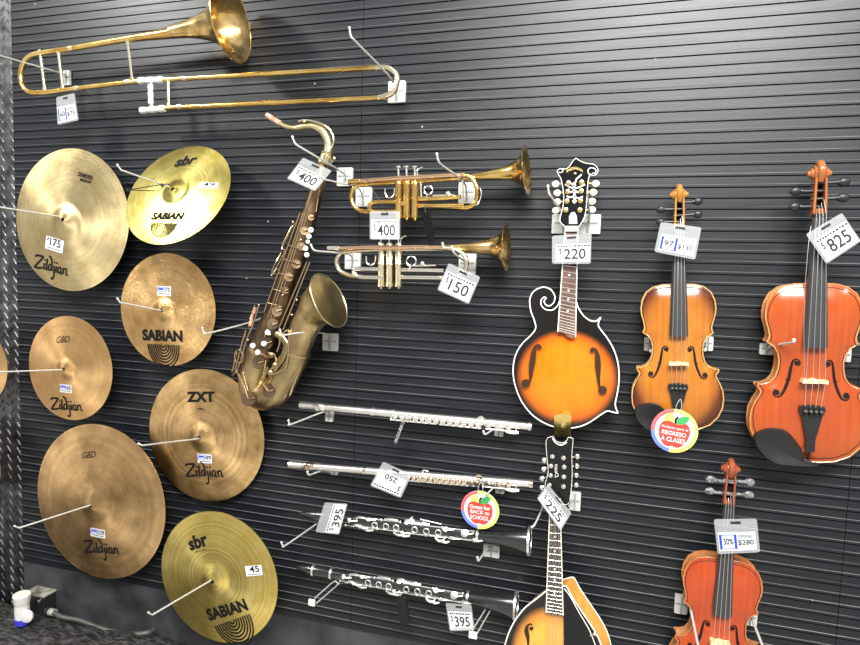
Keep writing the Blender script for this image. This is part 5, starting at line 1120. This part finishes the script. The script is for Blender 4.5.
def round_tag(label, c, rp, d, lines, tiltdeg=0):
    P0 = T(*c, d); R_ = abs(T(c[0], c[1] - rp, d)[2] - P0[2])
    t = thing('round_tag', label, 'tag', P0, 'round apple sale tags'); ca, sa = math.cos(math.radians(tiltdeg)), math.sin(math.radians(tiltdeg))
    def q(u, v, h=0.0): return P0 + np.array([(u * ca - v * sa) * R_, -h, (u * sa + v * ca) * R_])
    mb = MB(); prism(mb, [q(math.cos(a), math.sin(a)) for a in np.linspace(0, 2 * math.pi, 48, endpoint=False)], (0, .0012, 0)); dk = obj('disc', mb, M_CARD, t, smooth=False)
    for a0, a1, m in ((100, 190, M_RRED), (190, 265, M_RBLUE), (265, 330, M_YEL), (330, 450, M_LIME), (90, 100, M_LIME)):
        mb = MB(); ribbon(mb, [(.92 * math.cos(math.radians(a)), .92 * math.sin(math.radians(a))) for a in np.linspace(a0, a1, 14)], .16, lambda u, v: q(u, v, .0006)); obj('coloured_rim', mb, m, dk, smooth=False)
    mb = MB(); mb.add([q(-.3 + .22 * math.cos(a), .50 + .28 * math.sin(a), .0006) for a in np.linspace(0, 6.283, 14, endpoint=False)], [tuple(range(14))]); obj('yellow_shape', mb, M_YEL, dk, smooth=False)
    ap = spline([(0, .34), (.25, .42), (.55, .34), (.66, .02), (.58, -.38), (.34, -.70), (.12, -.74), (0, -.70), (-.12, -.74), (-.34, -.70), (-.58, -.38), (-.66, .02), (-.55, .34), (-.25, .42)], 3, True)
    mb = MB(); mb.add([q(a, b, .0010) for a, b in ap], [tuple(range(len(ap)))]); apl = obj('apple_print', mb, M_RED, dk, smooth=False)
    lf = spline([(.02, .34), (.10, .62), (.34, .74), (.52, .70), (.44, .46), (.22, .34)], 3, True)
    mb = MB(); mb.add([q(a, b, .0014) for a, b in lf], [tuple(range(len(lf)))]); obj('leaf_print', mb, M_GREEN, dk, smooth=False)
    mb = MB(); ribbon(mb, [(0, .34), (-.03, .52), (.06, .66)], .09, lambda u, v: q(u, v, .0012)); obj('stem_print', mb, M_INK, dk, smooth=False)
    for txt, u0, v0, u1, v1, bo in lines:
        mb = MB(); put_text(mb, txt, lambda a, b: q(a, b, .0018), u0, v0, u1, v1, bold=bo); obj('tag_lettering', mb, M_CARD, apl, smooth=False)
    mb = MB(); tube(mb, spline([q(0, .85, -.001), q(-.12, 1.15, .004), q(.02, 1.5, .004), q(.12, 1.1, .002), q(0, .85, -.001)], 4), .0006, 5); obj('string_loop', mb, M_CARD, t)
    return t
round_tag('round apple tag reading Great for BACK to SCHOOL under the lower flute', (480, 509.8), 19, .085, [('Great for', -.55, .04, .55, .24, .03), ('BACK to', -.50, -.22, .50, -.02, .025), ('SCHOOL', -.50, -.52, .50, -.30, .025)], 0)
round_tag('round apple tag reading REGRESO A CLASES on the small amber violin', (674.3, 430.8), 21.8, .115, [('Perfecto para el', -.56, .04, .56, .20, .01), ('REGRESO', -.52, -.22, .52, -.02, .02), ('A CLASES', -.52, -.52, .52, -.30, .02)], -6)

def strap(label, top, bot, wd, d):
    A, B = T(*top, d), T(*bot, d); v = nrm(B - A); t = thing('security_tag', label, 'security tag', A, 'black security tags'); u = nrm(np.cross(v, [0, 1, 0]))
    mb = MB(); L = np.linalg.norm(B - A); pr = spline([A + u * wd * .7, A + v * .006 + u * wd, A + v * L * .5 + u * wd * 1.05, B - v * .004 + u * wd * .9, B, B - v * .004 - u * wd * .9, A + v * L * .5 - u * wd, A + v * .006 - u * wd, A - u * wd * .7], 3, True)
    prism(mb, pr, (0, .006, 0)); obj('tag_body', mb, M_BLACK, t)
    mb = MB(); tube(mb, [A - v * .014, A + v * .003], .0014, 6); obj('lanyard', mb, M_BLACKP, t)
strap('black security tag hanging below the upper trumpet', (425.5, 212), (431, 242), .0095, .108)
strap('black security tag hanging below the lower clarinet', (400.5, 598), (405, 625), .0135, .095)
t = thing('cable_tie', 'thin black tie from the 400 tag up to the hook plate left of the trumpets', 'cable tie', cT(240, 230, .13))
mb = MB(); tube(mb, spline([cT(180, 132, .125), cT(205, 165, .130), cT(245, 235, .134), cT(272, 272, .124)], 4), .0009, 5); obj('tie', mb, M_BLACKP, t)

# ================================================================== LOWER LEFT: box, conduit, bottle, sheet
b1 = T(44, 598, .046); b2 = T(54.5, 593, .02)
t = thing('junction_box', 'black electrical box with a dusty top on the baseboard, far left', 'electrical box', (T(36, 606, 0)[0], 0, T(36, 622, .05)[2]))
xl = T(25, 594, .046)[0]; xr = b1[0]; zt = b1[2]; zb_ = T(44, 625, .046)[2]
mb = MB(); box(mb, ((xl + xr) / 2, -.0235, (zt + zb_) / 2), xr - xl, .045, zt - zb_, .004); obj('housing', mb, M_BLACKP, t)
mb = MB(); box(mb, ((xl + xr) / 2, -.0235, zt + .003), xr - xl + .004, .048, .006, .002); obj('lid', mb, M_DUST, t, label='dusty grey top')
mb = MB(); lathe(mb, (xr - .020, -.046, zt - .016), (0, -1, 0), [(0, .006), (.003, .006), (.004, .004)], 12); obj('screw', mb, M_SILVER, t)
mb = MB(); box(mb, (xr - .012, -.0465, (zt + zb_) / 2), .004, .004, (zt - zb_) * .8); box(mb, (xr - .04, -.0465, (zt + zb_) / 2), .004, .004, (zt - zb_) * .8); obj('door_rib', mb, M_BLACKP, t)
mb = MB(); a = T(49, 617, .05); tube(mb, [np.array([xr, -.025, a[2]]), np.array([xr + .02, -.025, a[2]])], .012, 12); obj('conduit_nut', mb, M_HOOK, t)
t = thing('flexible_conduit', 'grey flexible conduit running right from the black box along the baseboard', 'conduit', T(100, 622, .045))
pth = spline([np.array([xr + .014, -.025, a[2]]), T(62, 617, .05), T(80, 620.5, .045), T(100, 628, .045), T(120, 633, .045), T(138, 634, .045), T(150, 632, .045), T(155.5, 628, .03)], 22)
mb = MB(); tube(mb, pth, [.0068 if i % 2 else .0086 for i in range(len(pth))], 10); obj('conduit_tube', mb, mat('conduit_grey', (0.08, 0.078, 0.07), rough=.5, metal=.3), t)
# rumpled sheet
def hgt_s(x, y):
    k = min(1, max(0, (-1.12 - x) / .10)); e = min(1, max(0, (-y - .012) / .05)); fr = min(1, max(0, (1.0 + y) / .3))
    b = .082 + .010 * math.sin(x * 9 + 1) + .008 * math.sin(y * 17 + x * 5) + .004 * math.sin(x * 47 + y * 31) + .003 * math.sin(x * 83 - y * 61) + .022 * (x + 1.7)
    return .004 + b * (k * k * (3 - 2 * k)) * (fr * fr * (3 - 2 * fr)) * (.6 + .4 * e)
nx, ny = 110, 70; vs = []; fs = []
for j in range(ny + 1):
    for i in range(nx + 1):
        x = -2.6 + i * 1.5 / nx; y = -.012 - j * 1.0 / ny; vs.append((x, y, hgt_s(x, y)))
for j in range(ny):
    for i in range(nx): a_ = j * (nx + 1) + i; fs.append((a_, a_ + 1, a_ + nx + 2, a_ + nx + 1))
mb = MB(); mb.add(vs, fs)
o = obj('floor_mat', mb, M_SHEET, None, angle=80); o['label'] = 'rumpled shiny black mat on the floor below the cymbals'; o['category'] = 'mat'
md = o.modifiers.new('thickness', 'SOLIDIFY'); md.thickness = .003
bx = T(22.5, 624, .13)
zs = hgt_s(bx[0], bx[1]); 
t = thing('bottle', 'small white bottle with blue liquid at its base, before the black box', 'bottle', (bx[0], bx[1], zs))
Hh = T(22.5, 594, .13)[2] - bx[2]
def bl_(name, prof, m, label=None): mb = MB(); lathe(mb, (bx[0], bx[1], zs), (0.0, 0, 1), prof, 24); return obj(name, mb, m, t, label=label)
z0 = bx[2] - zs
bl_('base', [(0, .016), (.004, .021), (max(z0, 0) + .022, .023), (max(z0, 0) + .024, .020)], M_PURPLE, 'translucent blue base')
bl_('bottle_body', [(max(z0, 0) + .020, .021), (z0 + Hh * .45, .022), (z0 + Hh * .68, .021), (z0 + Hh * .70, .018)], M_PEARL)
bl_('cap', [(z0 + Hh * .66, .021), (z0 + Hh * .72, .0235), (z0 + Hh * .97, .026), (z0 + Hh, .024)], M_PEARL)
mb = MB(); lathe(mb, np.array([bx[0], bx[1], bx[2]]) + np.array([.026, -.004, .035]), (0.3, -1, .1), [(0, .020), (.006, .020), (.008, .016)], 20); obj('side_knob', mb, M_PEARL, t)
